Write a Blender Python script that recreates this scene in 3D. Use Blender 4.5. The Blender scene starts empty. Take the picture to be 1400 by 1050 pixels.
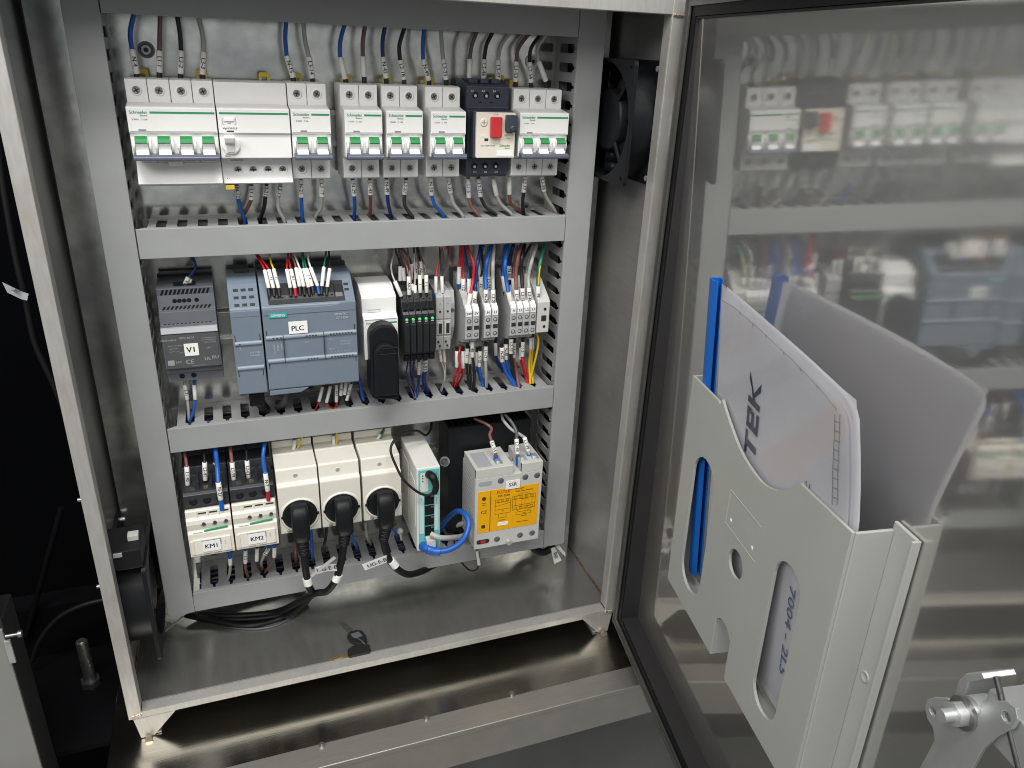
import bpy, bmesh, math, random
from mathutils import Vector, Matrix
random.seed(7)
SC = bpy.context.scene
COL = SC.collection
K = 0.001                                   # the scene is laid out in millimetres

# ------------------------------------------------------------------ camera
F = 1043.771                                # focal length in pixels of a 1400 px wide picture
CAM = Vector((81.982, -767.087, 165.133))
RX = Vector((0.93967098, -0.33961318, 0.04100413))     # picture right
RY = Vector((-0.10153886, -0.39137469, -0.91461233))   # picture down
RZ = Vector((0.32666238, 0.85527115, -0.40224737))     # viewing direction
cam = bpy.data.objects.new('camera', bpy.data.cameras.new('camera'))
COL.objects.link(cam)
cam.data.sensor_width = 36; cam.data.lens = F * 36 / 1400
cam.data.clip_start = 0.02; cam.data.clip_end = 50
up = -RY; bk = -RZ
cam.matrix_world = Matrix(((RX.x, up.x, bk.x, CAM.x * K), (RX.y, up.y, bk.y, CAM.y * K),
                           (RX.z, up.z, bk.z, CAM.z * K), (0, 0, 0, 1)))
SC.camera = cam

# ------------------------------------------------------------------ world and lamps
W = bpy.data.worlds.new('World'); SC.world = W; W.use_nodes = True
W.node_tree.nodes['Background'].inputs[0].default_value = (0.93, 0.97, 1.0, 1)
W.node_tree.nodes['Background'].inputs[1].default_value = 0.36

def area(name, loc, target, sx, sy, power, col):
    l = bpy.data.lights.new(name, 'AREA'); l.shape = 'RECTANGLE'; l.size = sx; l.size_y = sy
    l.energy = power; l.color = col
    o = bpy.data.objects.new(name, l); COL.objects.link(o)
    o.location = Vector(loc) * K
    o.rotation_euler = (Vector(target) - Vector(loc)).to_track_quat('-Z', 'Y').to_euler()
area('ceiling_lamp', (-760, -1000, 860), (220, 0, -60), 0.9, 0.55, 12, (1.0, 0.97, 0.93))
area('far_ceiling_lamp', (300, -2600, 1700), (200, 0, -150), 2.2, 1.0, 12, (1.0, 0.97, 0.93))
area('overhead_lamp', (60, -900, 1500), (200, 0, -200), 1.2, 0.3, 24, (1.0, 0.98, 0.95))
vs = SC.view_settings
vs.view_transform = 'Standard'; vs.look = 'None'; vs.gamma = 1; vs.exposure = 0.2; vs.use_curve_mapping = False
SC.cycles.filter_width = 1.0

# ------------------------------------------------------------------ picture point -> place in the room
def ray(px, py): return RX * ((px - 700) / F) + RY * ((py - 525) / F) + RZ
def at(px, py, y):
    d = ray(px, py); return CAM + d * ((y - CAM.y) / d.y)
def atz(px, py, z):
    d = ray(px, py); return CAM + d * ((z - CAM.z) / d.z)
def atx(px, py, x):
    d = ray(px, py); return CAM + d * ((x - CAM.x) / d.x)

# ------------------------------------------------------------------ materials
MATS = {}
def mat(name, col, rough=0.45, metal=0.0, var=0.06, scale=60, bump=0.0, brush=None, rvar=0.0, emit=0, spec=0.5, trans=0, alpha=1, dirt=None):
    m = bpy.data.materials.new(name); m.use_nodes = True
    nt = m.node_tree; N = nt.nodes; L = nt.links; b = N['Principled BSDF']
    b.inputs['Metallic'].default_value = metal; b.inputs['Roughness'].default_value = rough
    b.inputs['Specular IOR Level'].default_value = spec
    tc = N.new('ShaderNodeTexCoord'); src = tc.outputs['Object']
    mp = N.new('ShaderNodeMapping'); L.new(src, mp.inputs[0])
    if brush: mp.inputs['Scale'].default_value = brush
    nz = N.new('ShaderNodeTexNoise'); nz.inputs['Scale'].default_value = scale; nz.inputs['Detail'].default_value = 4
    L.new(mp.outputs[0], nz.inputs['Vector'])
    r = N.new('ShaderNodeValToRGB'); L.new(nz.outputs['Fac'], r.inputs[0])
    c0 = [max(0, c * (1 - var)) for c in col]; c1 = [min(1, c * (1 + var)) for c in col]
    r.color_ramp.elements[0].position = 0.3; r.color_ramp.elements[1].position = 0.7
    r.color_ramp.elements[0].color = (*c0, 1); r.color_ramp.elements[1].color = (*c1, 1)
    out = r.outputs[0]
    if dirt:
        n2 = N.new('ShaderNodeTexNoise'); n2.inputs['Scale'].default_value = dirt[0]; n2.inputs['Detail'].default_value = 6
        L.new(src, n2.inputs['Vector'])
        r2 = N.new('ShaderNodeValToRGB'); r2.color_ramp.elements[0].position = 0.48; r2.color_ramp.elements[1].position = 0.72
        L.new(n2.outputs['Fac'], r2.inputs[0])
        mx = N.new('ShaderNodeMix'); mx.data_type = 'RGBA'
        ml = N.new('ShaderNodeMath'); ml.operation = 'MULTIPLY'; ml.inputs[1].default_value = dirt[2]
        L.new(r2.outputs[0], ml.inputs[0]); L.new(ml.outputs[0], mx.inputs['Factor'])
        L.new(out, mx.inputs['A']); mx.inputs['B'].default_value = (*dirt[1], 1); out = mx.outputs['Result']
    L.new(out, b.inputs['Base Color'])
    if rvar:
        n3 = N.new('ShaderNodeTexNoise'); n3.inputs['Scale'].default_value = 9; n3.inputs['Detail'].default_value = 5
        L.new(src, n3.inputs['Vector'])
        mr = N.new('ShaderNodeMapRange'); L.new(n3.outputs['Fac'], mr.inputs[0])
        mr.inputs[1].default_value = 0.3; mr.inputs[2].default_value = 0.7
        mr.inputs[3].default_value = max(0, rough - rvar); mr.inputs[4].default_value = rough + rvar
        L.new(mr.outputs[0], b.inputs['Roughness'])
    if bump:
        bp = N.new('ShaderNodeBump'); bp.inputs['Strength'].default_value = bump; bp.inputs['Distance'].default_value = 0.001
        L.new(nz.outputs['Fac'], bp.inputs['Height']); L.new(bp.outputs[0], b.inputs['Normal'])
    if emit:
        b.inputs['Emission Color'].default_value = (*col, 1); b.inputs['Emission Strength'].default_value = emit
    if trans: b.inputs['Transmission Weight'].default_value = trans
    if alpha < 1: b.inputs['Alpha'].default_value = alpha
    MATS[name] = m
    return m
def M(n): return MATS[n]
mat('galvanised plate', (0.68, 0.68, 0.64), 0.19, 0.9, 0.20, 60, 0.10, None, 0.07, dirt=(11, (0.33, 0.35, 0.37), 0.85))
mat('cabinet steel', (0.35, 0.345, 0.33), 0.36, 0.5, 0.06, 40, 0.04, (1, 1, 14), 0.07, dirt=(10, (0.20, 0.19, 0.18), 0.5))
mat('floor steel', (0.34, 0.34, 0.32), 0.19, 0.75, 0.05, 30, 0.01, (14, 1, 1), 0.05, dirt=(22, (0.25, 0.245, 0.23), 0.4))
mat('lip steel', (0.56, 0.55, 0.52), 0.38, 0.55, 0.07, 55, 0.05, (6, 6, 1), 0.08, dirt=(26, (0.42, 0.38, 0.31), 0.4))
mat('door steel', (0.74, 0.73, 0.71), 0.055, 1.0, 0.03, 30, 0.006, (20, 20, 1), 0.018)
mat('rim steel', (0.17, 0.17, 0.165), 0.34, 0.7, 0.08, 40, 0.05)
mat('deck steel', (0.52, 0.49, 0.43), 0.19, 1.0, 0.08, 30, 0.05, (1, 20, 1), 0.06)
mat('strip steel', (0.46, 0.44, 0.41), 0.38, 0.8, 0.06, 40, 0.05, (1, 20, 1), 0.06)
mat('weld heat tint', (0.30, 0.20, 0.12), 0.4, 0.9, 0.4, 90, 0.2)
mat('weld bead', (0.62, 0.50, 0.36), 0.35, 0.9, 0.35, 120, 0.3)
mat('zinc', (0.60, 0.62, 0.62), 0.40, 0.7, 0.08, 40, 0.05, None, 0.08)
mat('screw steel', (0.34, 0.34, 0.335), 0.34, 0.9, 0.2, 300, 0.2)
mat('dark screw', (0.13, 0.13, 0.135), 0.4, 0.8, 0.3, 300, 0.2)
mat('brass', (0.62, 0.46, 0.2), 0.3, 0.9, 0.1, 200)
mat('duct grey', (0.32, 0.33, 0.33), 0.46, 0, 0.03, 18, 0.0, None, 0.06, dirt=(30, (0.29, 0.295, 0.29), 0.5))
mat('white plastic', (0.80, 0.795, 0.78), 0.38, 0, 0.02, 40)
mat('white toggle', (0.86, 0.86, 0.85), 0.3, 0, 0.02, 40)
mat('cream plastic', (0.72, 0.70, 0.62), 0.42, 0, 0.025, 40)
mat('hole shade beige', (0.36, 0.34, 0.28), 0.5)  # darker beige paints in the shade of the socket screw holes
mat('contactor cream', (0.76, 0.73, 0.64), 0.42, 0, 0.025, 40)
mat('switch white', (0.70, 0.70, 0.66), 0.45, 0, 0.03, 40)
mat('relay grey', (0.54, 0.54, 0.515), 0.42, 0, 0.03, 40)
mat('beige front', (0.72, 0.68, 0.58), 0.45, 0, 0.02, 40)
mat('navy plastic', (0.035, 0.042, 0.06), 0.4, 0, 0.08, 60)
mat('navy bar', (0.10, 0.11, 0.15), 0.35, 0, 0.08, 60)
mat('black plastic', (0.009, 0.010, 0.012), 0.42, 0, 0.1, 80, spec=0.22)
mat('relay black', (0.016, 0.017, 0.019), 0.35, 0, 0.1, 80)
mat('black rubber', (0.006, 0.006, 0.007), 0.5, 0, 0.15, 80, 0.1, spec=0.35)
mat('contactor black', (0.025, 0.027, 0.032), 0.42, 0, 0.1, 80)
mat('psu grey', (0.105, 0.112, 0.13), 0.42, 0, 0.05, 60)
mat('psu light', (0.36, 0.37, 0.39), 0.4, 0, 0.03, 60)
mat('psu label', (0.085, 0.088, 0.092), 0.35, 0, 0.05, 60)
mat('psu print', (0.32, 0.33, 0.34), 0.5)
mat('plc blue grey', (0.16, 0.20, 0.25), 0.45, 0, 0.03, 60)
mat('plc hinge', (0.24, 0.285, 0.34), 0.4, 0, 0.03, 60)
mat('plc dark', (0.02, 0.023, 0.026), 0.5, 0, 0.1, 60)
mat('plc print', (0.42, 0.46, 0.50), 0.5)
mat('teal badge', (0.02, 0.40, 0.36), 0.4)
mat('print green', (0.03, 0.27, 0.12), 0.45)
mat('toggle green', (0.01, 0.22, 0.055), 0.35)
mat('print grey', (0.25, 0.25, 0.25), 0.5)
mat('print dark', (0.02, 0.02, 0.02), 0.5)
mat('print white', (0.75, 0.75, 0.75), 0.5)
mat('print red', (0.55, 0.02, 0.01), 0.5)
mat('label paper', (0.84, 0.84, 0.82), 0.5, 0, 0.01, 40)
mat('marker sleeve', (0.80, 0.79, 0.75), 0.5, 0, 0.02, 60)
mat('terminal grey', (0.40, 0.405, 0.40), 0.45, 0, 0.03, 60)
mat('terminal tag', (0.82, 0.82, 0.80), 0.45)
mat('rail steel', (0.62, 0.62, 0.60), 0.3, 0.9, 0.06, 60)
mat('clip yellow', (0.62, 0.47, 0.05), 0.45, 0, 0.08, 80)
mat('button red', (0.50, 0.025, 0.03), 0.38, 0, 0.04, 80)
mat('ssr yellow', (0.82, 0.40, 0.0), 0.42, 0, 0.02, 60)
mat('ssr print', (0.07, 0.035, 0.0), 0.5)
mat('led green', (0.08, 0.55, 0.16), 0.3, emit=0.35)
mat('teal front', (0.13, 0.50, 0.49), 0.42, 0, 0.03, 60)
mat('teal pale', (0.50, 0.68, 0.66), 0.42, 0, 0.03, 60)
mat('clear plug', (0.55, 0.55, 0.52), 0.2, 0, 0.15, 120)
mat('pocket grey', (0.42, 0.43, 0.405), 0.45, 0, 0.02, 20)
mat('spine blue', (0.008, 0.12, 0.48), 0.38, 0, 0.03, 40)
mat('paper', (0.88, 0.88, 0.91), 0.45, 0, 0.02, 30)
mat('milky film', (0.62, 0.62, 0.63), 0.3, 0, 0.02, 30)
mat('ink navy', (0.05, 0.06, 0.09), 0.5)
mat('pen blue', (0.13, 0.16, 0.28), 0.6)
mat('unlit black', (0.0016, 0.0018, 0.0025), 0.9, 0, 0.2, 6, spec=0.04)  # near-black colour stands in for the unlit space behind the cabinet
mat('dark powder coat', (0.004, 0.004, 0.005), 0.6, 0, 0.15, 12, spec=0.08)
mat('concrete floor', (0.27, 0.27, 0.245), 0.6, 0, 0.12, 9, 0.1, dirt=(3.2, (0.17, 0.17, 0.155), 0.6))
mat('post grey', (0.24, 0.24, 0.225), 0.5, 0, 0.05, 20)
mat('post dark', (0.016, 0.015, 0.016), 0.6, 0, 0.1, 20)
mat('key black', (0.014, 0.014, 0.014), 0.42, 0, 0.1, 80)
WIRE = {'blue': (0.012, 0.10, 0.42), 'navy': (0.012, 0.03, 0.16), 'brown': (0.21, 0.085, 0.075), 'mauve': (0.15, 0.095, 0.11),
        'black': (0.012, 0.012, 0.014), 'grey': (0.40, 0.40, 0.38), 'dark grey': (0.10, 0.10, 0.11), 'red': (0.52, 0.02, 0.025), 'yellow': (0.72, 0.50, 0.02),
        'white': (0.72, 0.72, 0.70), 'green': (0.02, 0.17, 0.10), 'violet': (0.07, 0.04, 0.15), 'dark brown': (0.10, 0.06, 0.055)}
for n, c in WIRE.items(): mat('wire ' + n, c, 0.38, 0, 0.06, 120)
mat('ferrule blue', (0.0, 0.10, 0.46), 0.4); mat('ferrule red', (0.40, 0.01, 0.03), 0.4); mat('ferrule black', (0.012, 0.012, 0.014), 0.4)
mat('tin', (0.6, 0.6, 0.58), 0.3, 0.9)
# polished door sheet: a sharp lobe and a hazy one
_dm = MATS['door steel']; _nt = _dm.node_tree; _p = _nt.nodes['Principled BSDF']; _o = _nt.nodes['Material Output']
_h = _nt.nodes.new('ShaderNodeBsdfAnisotropic' if False else 'ShaderNodeBsdfGlossy'); _h.inputs['Roughness'].default_value = 0.42; _h.inputs[0].default_value = (0.80, 0.795, 0.78, 1)
_x = _nt.nodes.new('ShaderNodeMixShader'); _x.inputs[0].default_value = 0.46
_nt.links.new(_p.outputs[0], _x.inputs[1]); _nt.links.new(_h.outputs[0], _x.inputs[2]); _nt.links.new(_x.outputs[0], _o.inputs['Surface'])
# paper and milky plastic let some light through
for _mn, _amt in (('paper', 0.38), ('milky film', 0.7)):
    _pm = MATS[_mn]; _nt = _pm.node_tree; _p = _nt.nodes['Principled BSDF']; _o = _nt.nodes['Material Output']
    _tr = _nt.nodes.new('ShaderNodeBsdfTranslucent'); _tr.inputs[0].default_value = (0.85, 0.85, 0.88, 1)
    _x = _nt.nodes.new('ShaderNodeMixShader'); _x.inputs[0].default_value = _amt
    _nt.links.new(_p.outputs[0], _x.inputs[1]); _nt.links.new(_tr.outputs[0], _x.inputs[2]); _nt.links.new(_x.outputs[0], _o.inputs['Surface'])
# clear film of the document sleeve
fm = bpy.data.materials.new('clear film'); fm.use_nodes = True
_n = fm.node_tree.nodes; _l = fm.node_tree.links
_g = _n.new('ShaderNodeBsdfGlossy'); _g.inputs['Roughness'].default_value = 0.08
_t = _n.new('ShaderNodeBsdfTransparent'); _t.inputs[0].default_value = (0.95, 0.95, 0.96, 1)
_m = _n.new('ShaderNodeMixShader'); _f = _n.new('ShaderNodeLayerWeight'); _f.inputs['Blend'].default_value = 0.22
_tc = _n.new('ShaderNodeTexCoord'); _z = _n.new('ShaderNodeTexNoise'); _z.inputs['Scale'].default_value = 12
_b = _n.new('ShaderNodeBump'); _b.inputs['Strength'].default_value = 0.25; _b.inputs['Distance'].default_value = 0.004
_l.new(_tc.outputs['Object'], _z.inputs['Vector']); _l.new(_z.outputs['Fac'], _b.inputs['Height'])
_l.new(_b.outputs[0], _g.inputs['Normal']); _l.new(_b.outputs[0], _f.inputs['Normal'])
_k = _n.new('ShaderNodeMath'); _k.operation = 'MULTIPLY'; _k.inputs[1].default_value = 0.25; _l.new(_f.outputs['Facing'], _k.inputs[0]); _l.new(_k.outputs[0], _m.inputs[0]); _l.new(_t.outputs[0], _m.inputs[1]); _l.new(_g.outputs[0], _m.inputs[2])
_l.new(_m.outputs[0], _n['Material Output'].inputs['Surface']); MATS['clear film'] = fm

# ------------------------------------------------------------------ mesh builder
class B:
    def __init__(s): s.v = []; s.f = []; s.sm = []
    def add(s, vs, fs, smooth=False):
        n = len(s.v); s.v += [Vector(v) for v in vs]
        s.f += [tuple(i + n for i in f) for f in fs]; s.sm += [smooth] * len(fs); return s
    def box(s, x0, x1, y0, y1, z0, z1):
        return s.add([(x0, y0, z0), (x1, y0, z0), (x1, y1, z0), (x0, y1, z0), (x0, y0, z1), (x1, y0, z1), (x1, y1, z1), (x0, y1, z1)],
                     [(0, 3, 2, 1), (4, 5, 6, 7), (0, 1, 5, 4), (1, 2, 6, 5), (2, 3, 7, 6), (3, 0, 4, 7)])
    def ext(s, poly, ax, a, b):                 # polygon in the two other axes, extruded along ax
        def pt(p, t):
            return {'x': (t, p[0], p[1]), 'y': (p[0], t, p[1]), 'z': (p[0], p[1], t)}[ax]
        n = len(poly)
        return s.add([pt(p, a) for p in poly] + [pt(p, b) for p in poly],
                     [tuple(range(n))[::-1], tuple(range(n, 2 * n))] + [(i, (i + 1) % n, n + (i + 1) % n, n + i) for i in range(n)])
    def cyl(s, p0, p1, r0, r1=None, n=14, caps=True):
        r1 = r0 if r1 is None else r1
        p0 = Vector(p0); p1 = Vector(p1); d = (p1 - p0).normalized()
        a = d.orthogonal().normalized(); b = d.cross(a); vs = []
        for p, r in ((p0, r0), (p1, r1)):
            vs += [p + (a * math.cos(2 * math.pi * i / n) + b * math.sin(2 * math.pi * i / n)) * r for i in range(n)]
        s.add(vs, [(i, (i + 1) % n, n + (i + 1) % n, n + i) for i in range(n)], True)
        if caps: s.add(vs, [tuple(range(n))[::-1], tuple(range(n, 2 * n))])
        return s
    def tube(s, pts, r, n=8, caps=True):
        pts = [Vector(p) for p in pts]; m = len(pts); vs = []; a = None
        rr = r if isinstance(r, (list, tuple)) else [r] * m
        for k, p in enumerate(pts):
            d = (pts[min(k + 1, m - 1)] - pts[max(k - 1, 0)]).normalized()
            a = d.orthogonal().normalized() if a is None else (a - d * a.dot(d)).normalized()
            b = d.cross(a)
            vs += [p + (a * math.cos(2 * math.pi * i / n) + b * math.sin(2 * math.pi * i / n)) * rr[k] for i in range(n)]
        s.add(vs, [(k * n + i, k * n + (i + 1) % n, (k + 1) * n + (i + 1) % n, (k + 1) * n + i) for k in range(m - 1) for i in range(n)], True)
        if caps: s.add(vs[:n] + vs[-n:], [tuple(range(n))[::-1], tuple(range(n, 2 * n))])
        return s
    def ball(s, c, r, n=10):
        return s.lathe([(r * math.sin(math.pi * k / 6), -r * math.cos(math.pi * k / 6)) for k in range(7)], c, (0, 0, 1), n)
    def lathe(s, prof, c, ax, n=20):            # prof of (radius, height along ax)
        c = Vector(c); d = Vector(ax).normalized(); a = d.orthogonal().normalized(); b = d.cross(a); vs = []
        for r, h in prof:
            vs += [c + d * h + (a * math.cos(2 * math.pi * i / n) + b * math.sin(2 * math.pi * i / n)) * max(r, 0.01) for i in range(n)]
        m = len(prof)
        s.add(vs, [(k * n + i, k * n + (i + 1) % n, (k + 1) * n + (i + 1) % n, (k + 1) * n + i) for k in range(m - 1) for i in range(n)], True)
        s.add(vs[:n] + vs[-n:], [tuple(range(n))[::-1], tuple(range(n, 2 * n))])
        return s
    def mesh(s, me, mtx=None):
        vs = [v.co.copy() for v in me.vertices]
        if mtx: vs = [mtx @ v for v in vs]
        return s.add(vs, [tuple(p.vertices) for p in me.polygons])
    def warp(s, f): s.v = [f(v) for v in s.v]; return s
    def xf(s, m): s.v = [m @ v for v in s.v]; return s

ORI = {}
def spline(pts, k=6):
    p = [Vector(q) for q in pts]
    if len(p) < 3: return p
    p = [p[0] * 2 - p[1]] + p + [p[-1] * 2 - p[-2]]; out = []
    for i in range(1, len(p) - 2):
        for j in range(k):
            t = j / k; a, b, c, d = p[i - 1:i + 3]
            out.append(0.5 * ((2 * b) + (c - a) * t + (2 * a - 5 * b + 4 * c - d) * t * t + (3 * b - a - 3 * c + d) * t ** 3))
    return out + [p[-2]]

def thing(name, label, cat, loc, group=None, kind=None):
    o = bpy.data.objects.new(name, None); COL.objects.link(o); o.empty_display_size = 0.01
    o.location = Vector(loc) * K; ORI[o] = Vector(loc)
    o['label'] = label; o['category'] = cat
    if group: o['group'] = group
    if kind: o['kind'] = kind
    return o
def obj(name, b, m, parent=None, bev=0, label=None, kind=None):
    org = ORI[parent] if parent else Vector((0, 0, 0))
    me = bpy.data.meshes.new(name)
    me.from_pydata([(v - org) * K for v in b.v], [], b.f)
    bm = bmesh.new(); bm.from_mesh(me)
    for i, f in enumerate(bm.faces): f.smooth = b.sm[i]
    bmesh.ops.remove_doubles(bm, verts=bm.verts, dist=1e-7) if bev else None
    bmesh.ops.recalc_face_normals(bm, faces=bm.faces); bm.to_mesh(me); bm.free()
    o = bpy.data.objects.new(name, me); COL.objects.link(o); me.materials.append(M(m))
    if parent: o.parent = parent; ORI[o] = org
    else: ORI[o] = org
    if bev:
        md = o.modifiers.new('bevel', 'BEVEL'); md.width = bev * K; md.segments = 2; md.limit_method = 'ANGLE'; md.angle_limit = 0.6
    if label: o['label'] = label
    if kind: o['kind'] = kind
    return o
def tag(o, label, cat, group=None):
    o['label'] = label; o['category'] = cat
    if group: o['group'] = group
    return o
TXT = {}
def textmesh(s):
    if s not in TXT:
        c = bpy.data.curves.new('t', 'FONT'); c.body = s; c.size = 1; c.align_x = 'CENTER'; c.align_y = 'CENTER'; c.resolution_u = 2
        o = bpy.data.objects.new('t', c); me = bpy.data.meshes.new_from_object(o)
        TXT[s] = me; bpy.data.objects.remove(o)
    return TXT[s]
def text(s, size, c, xd=(1, 0, 0), yd=(0, 0, 1), b=None, sx=1.0):
    xd = Vector(xd).normalized(); yd = Vector(yd); yd = (yd - xd * yd.dot(xd)).normalized(); zd = xd.cross(yd); c = Vector(c)
    m = Matrix(((xd.x * size * sx, yd.x * size, zd.x, c.x), (xd.y * size * sx, yd.y * size, zd.y, c.y), (xd.z * size * sx, yd.z * size, zd.z, c.z), (0, 0, 0, 1)))
    b = b or B()
    b.mesh(textmesh(s), Matrix.Translation(zd * 0.03 + xd * size * 0.022) @ m)
    return b.mesh(textmesh(s), Matrix.Translation(-xd * size * 0.022) @ m)
def sheet(loops, t):                            # outline with holes -> slab of thickness t in its own xy plane
    c = bpy.data.curves.new('s', 'CURVE'); c.dimensions = '2D'; c.fill_mode = 'BOTH'; c.extrude = t / 2
    for lp in loops:
        sp = c.splines.new('POLY'); sp.points.add(len(lp) - 1); sp.use_cyclic_u = True
        for i, p in enumerate(lp): sp.points[i].co = (p[0], p[1], 0, 1)
    o = bpy.data.objects.new('s', c); me = bpy.data.meshes.new_from_object(o); bpy.data.objects.remove(o)
    return me
def circ(cx, cy, r, n=24, ry=None): return [(cx + r * math.cos(2 * math.pi * i / n), cy + (ry or r) * math.sin(2 * math.pi * i / n)) for i in range(n)]
def rrect(x0, x1, y0, y1, r, n=4):
    o = []
    for cx, cy, a in ((x1 - r, y1 - r, 0), (x0 + r, y1 - r, 90), (x0 + r, y0 + r, 180), (x1 - r, y0 + r, 270)):
        o += [(cx + r * math.cos(math.radians(a + 90 * i / n)), cy + r * math.sin(math.radians(a + 90 * i / n))) for i in range(n + 1)]
    return o
FY = Matrix(((1, 0, 0, 0), (0, 0, -1, 0), (0, 1, 0, 0), (0, 0, 0, 1)))     # slab xy -> x, z; its +z faces the viewer
def facing(y): return Matrix.Translation((0, y, 0)) @ FY

# ================================================================== the setting
o = obj('ground', B().add([(-6000, -6000, -1300), (6000, -6000, -1300), (6000, 1500, -1300), (-6000, 1500, -1300)], [(0, 1, 2, 3)]), 'concrete floor', kind='structure')
o = obj('wall', B().box(-4000, 4000, 420, 440, -1300, 2400), 'unlit black', kind='structure')  # backdrop added so the gap round the cabinet reads as darkness
o = obj('side_wall', B().box(-1600, -1580, -200, 420, -1300, 2400), 'unlit black', kind='structure')

# machine deck that carries the cabinet
dk = thing('machine_deck', 'brushed stainless machine deck under the open cabinet with bolted front strip', 'deck', (200, -140, -600), kind='structure')
dk['kind'] = 'structure'
obj('deck_plate', B().box(-95, 1500, -141, 120, -541, -535), 'deck steel', dk, 0.8)
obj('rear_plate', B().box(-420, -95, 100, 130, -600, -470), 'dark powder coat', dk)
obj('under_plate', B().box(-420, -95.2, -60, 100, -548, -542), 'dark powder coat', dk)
obj('edge_strip', B().box(-330, 1500, -172, -141.2, -540, -533), 'strip steel', dk, 0.8)
obj('edge_flange', B().box(-330, 1500, -171.5, -169.5, -585, -540.2), 'strip steel', dk)
for px, py in ((583, 980), (700, 947), (440, 1017)):
    p = atz(px, py, -530)
    obj('bolt', B().cyl((p.x, p.y, -533), (p.x, p.y, -530.5), 3.4, n=6).cyl((p.x, p.y, -530.5), (p.x, p.y, -529), 1.8, n=8), 'screw steel', dk)

# left machine frame, dark side of the machine
t = thing('machine_post', 'grey painted machine post at the lower left with a dark side', 'post', (-190, -80, -900))
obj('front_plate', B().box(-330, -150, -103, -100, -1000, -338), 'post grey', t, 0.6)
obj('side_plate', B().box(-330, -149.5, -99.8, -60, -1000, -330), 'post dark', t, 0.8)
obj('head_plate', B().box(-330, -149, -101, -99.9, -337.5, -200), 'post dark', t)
p = at(20, 862, -104)
obj('bolt', B().cyl((p.x - 6, -110, p.z), (p.x + 4, -110, p.z), 1.6, n=10).cyl((p.x + 4, -110, p.z), (p.x + 7, -110, p.z), 3.4, n=8), 'screw steel', t)
p = at(14, 890, -104)
obj('bracket', B().box(p.x - 2.6, p.x + 2.6, -106, -103.2, p.z - 13, p.z + 13), 'zinc', t, 0.4)
t = thing('threaded_stud', 'upright threaded steel stud standing in the dark left of the cabinet', 'stud', (-124, 26, -535))
b = B(); p = atz(125, 935, -542)
top = Vector((p.x, p.y, -542 + 66))
prof = [(6.6 if i % 2 else 5.9, i * 1.3) for i in range(50)] + [(4.4, 66)]
obj('shank', b.lathe(prof, (p.x, p.y, -542), (0, 0, 1), 14), 'screw steel', t)
obj('nut', B().cyl((p.x, p.y, -542), (p.x, p.y, -534), 11, n=6), 'dark screw', t)
a0 = at(84, 694, 95); a1 = at(36, 870, 95)
b = B().tube([a0, a1], 3.5, 6)
o = obj('diagonal_rod', b, 'dark powder coat'); tag(o, 'dim diagonal rod in the black gap left of the cabinet', 'rod')
o = obj('hose', B().tube(spline([at(x, y, 70) for x, y in ((44, 905), (55, 875), (80, 845), (112, 828), (150, 818))]), 3.2, 8), 'black rubber')
tag(o, 'thin black hose arching behind the threaded stud', 'hose')
t = thing('tagged_cable', 'black cable with a small printed flag hanging left of the cabinet', 'cable', at(25, 380, 40))
obj('sheath', B().tube(spline([at(x, y, 60) for x, y in ((-40, -60), (-14, 120), (2, 240), (20, 345), (35, 410), (48, 470), (75, 530), (120, 640))]), 3, 8), 'black rubber', t)
fl = [at(3, 386, 48), at(30, 399, 48), at(39, 402, 46), at(37, 411, 46), at(29, 409, 48), at(10, 400, 48)]
m_ = obj('flag', B().add(fl + [v + Vector((0, 0.8, 0)) for v in fl], [(0, 1, 4, 5), (1, 2, 3, 4), (11, 10, 7, 6), (10, 9, 8, 7)]), 'psu light', t)
obj('lettering', text('US-BP', 5, at(18, 396, 47.5), RX + RY * 0.5, -RY), 'print dark', m_)
for px, py in ((104, 684), (133, 802)):
    p = at(px, py, -40); o = obj('wall_bolt', B().cyl((-74, p.y, p.z), (-82, p.y, p.z), 2.2, n=8), 'screw steel')
    tag(o, 'small bolt head sticking out of the cabinet left side, %s one' % ('upper' if py < 700 else 'lower'), 'bolt')

# ================================================================== cabinet shell
XL, XR, YF, YB, ZB, ZT = -72.0, 503.0, -75.0, 82.0, -505.0, 214.0
cab = thing('electrical_cabinet', 'open stainless steel control cabinet with its door swung to the right', 'cabinet', (215, 0, ZB))
obj('left_wall', B().box(XL, XL + 1.5, YF + 1.6, YB - 1.6, ZB + 1.6, ZT), 'cabinet steel', cab)
obj('right_wall', B().box(XR - 1.5, XR, YF + 1.6, YB - 1.6, ZB + 1.6, ZT), 'cabinet steel', cab)
obj('back_wall', B().box(XL, XR, YB - 1.5, YB, ZB, ZT), 'rim steel', cab)  # darker than the side walls, paints in the shade under the lowest duct
obj('top_wall', B().box(XL + 1.6, XR - 1.6, YF + 1.6, YB - 1.6, ZT - 1.5, ZT), 'cabinet steel', cab)
obj('floor_panel', B().box(XL + 1.6, XR - 1.6, YF + 1.8, YB - 1.6, ZB + 1, ZB + 5.5), 'floor steel', cab)
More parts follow.
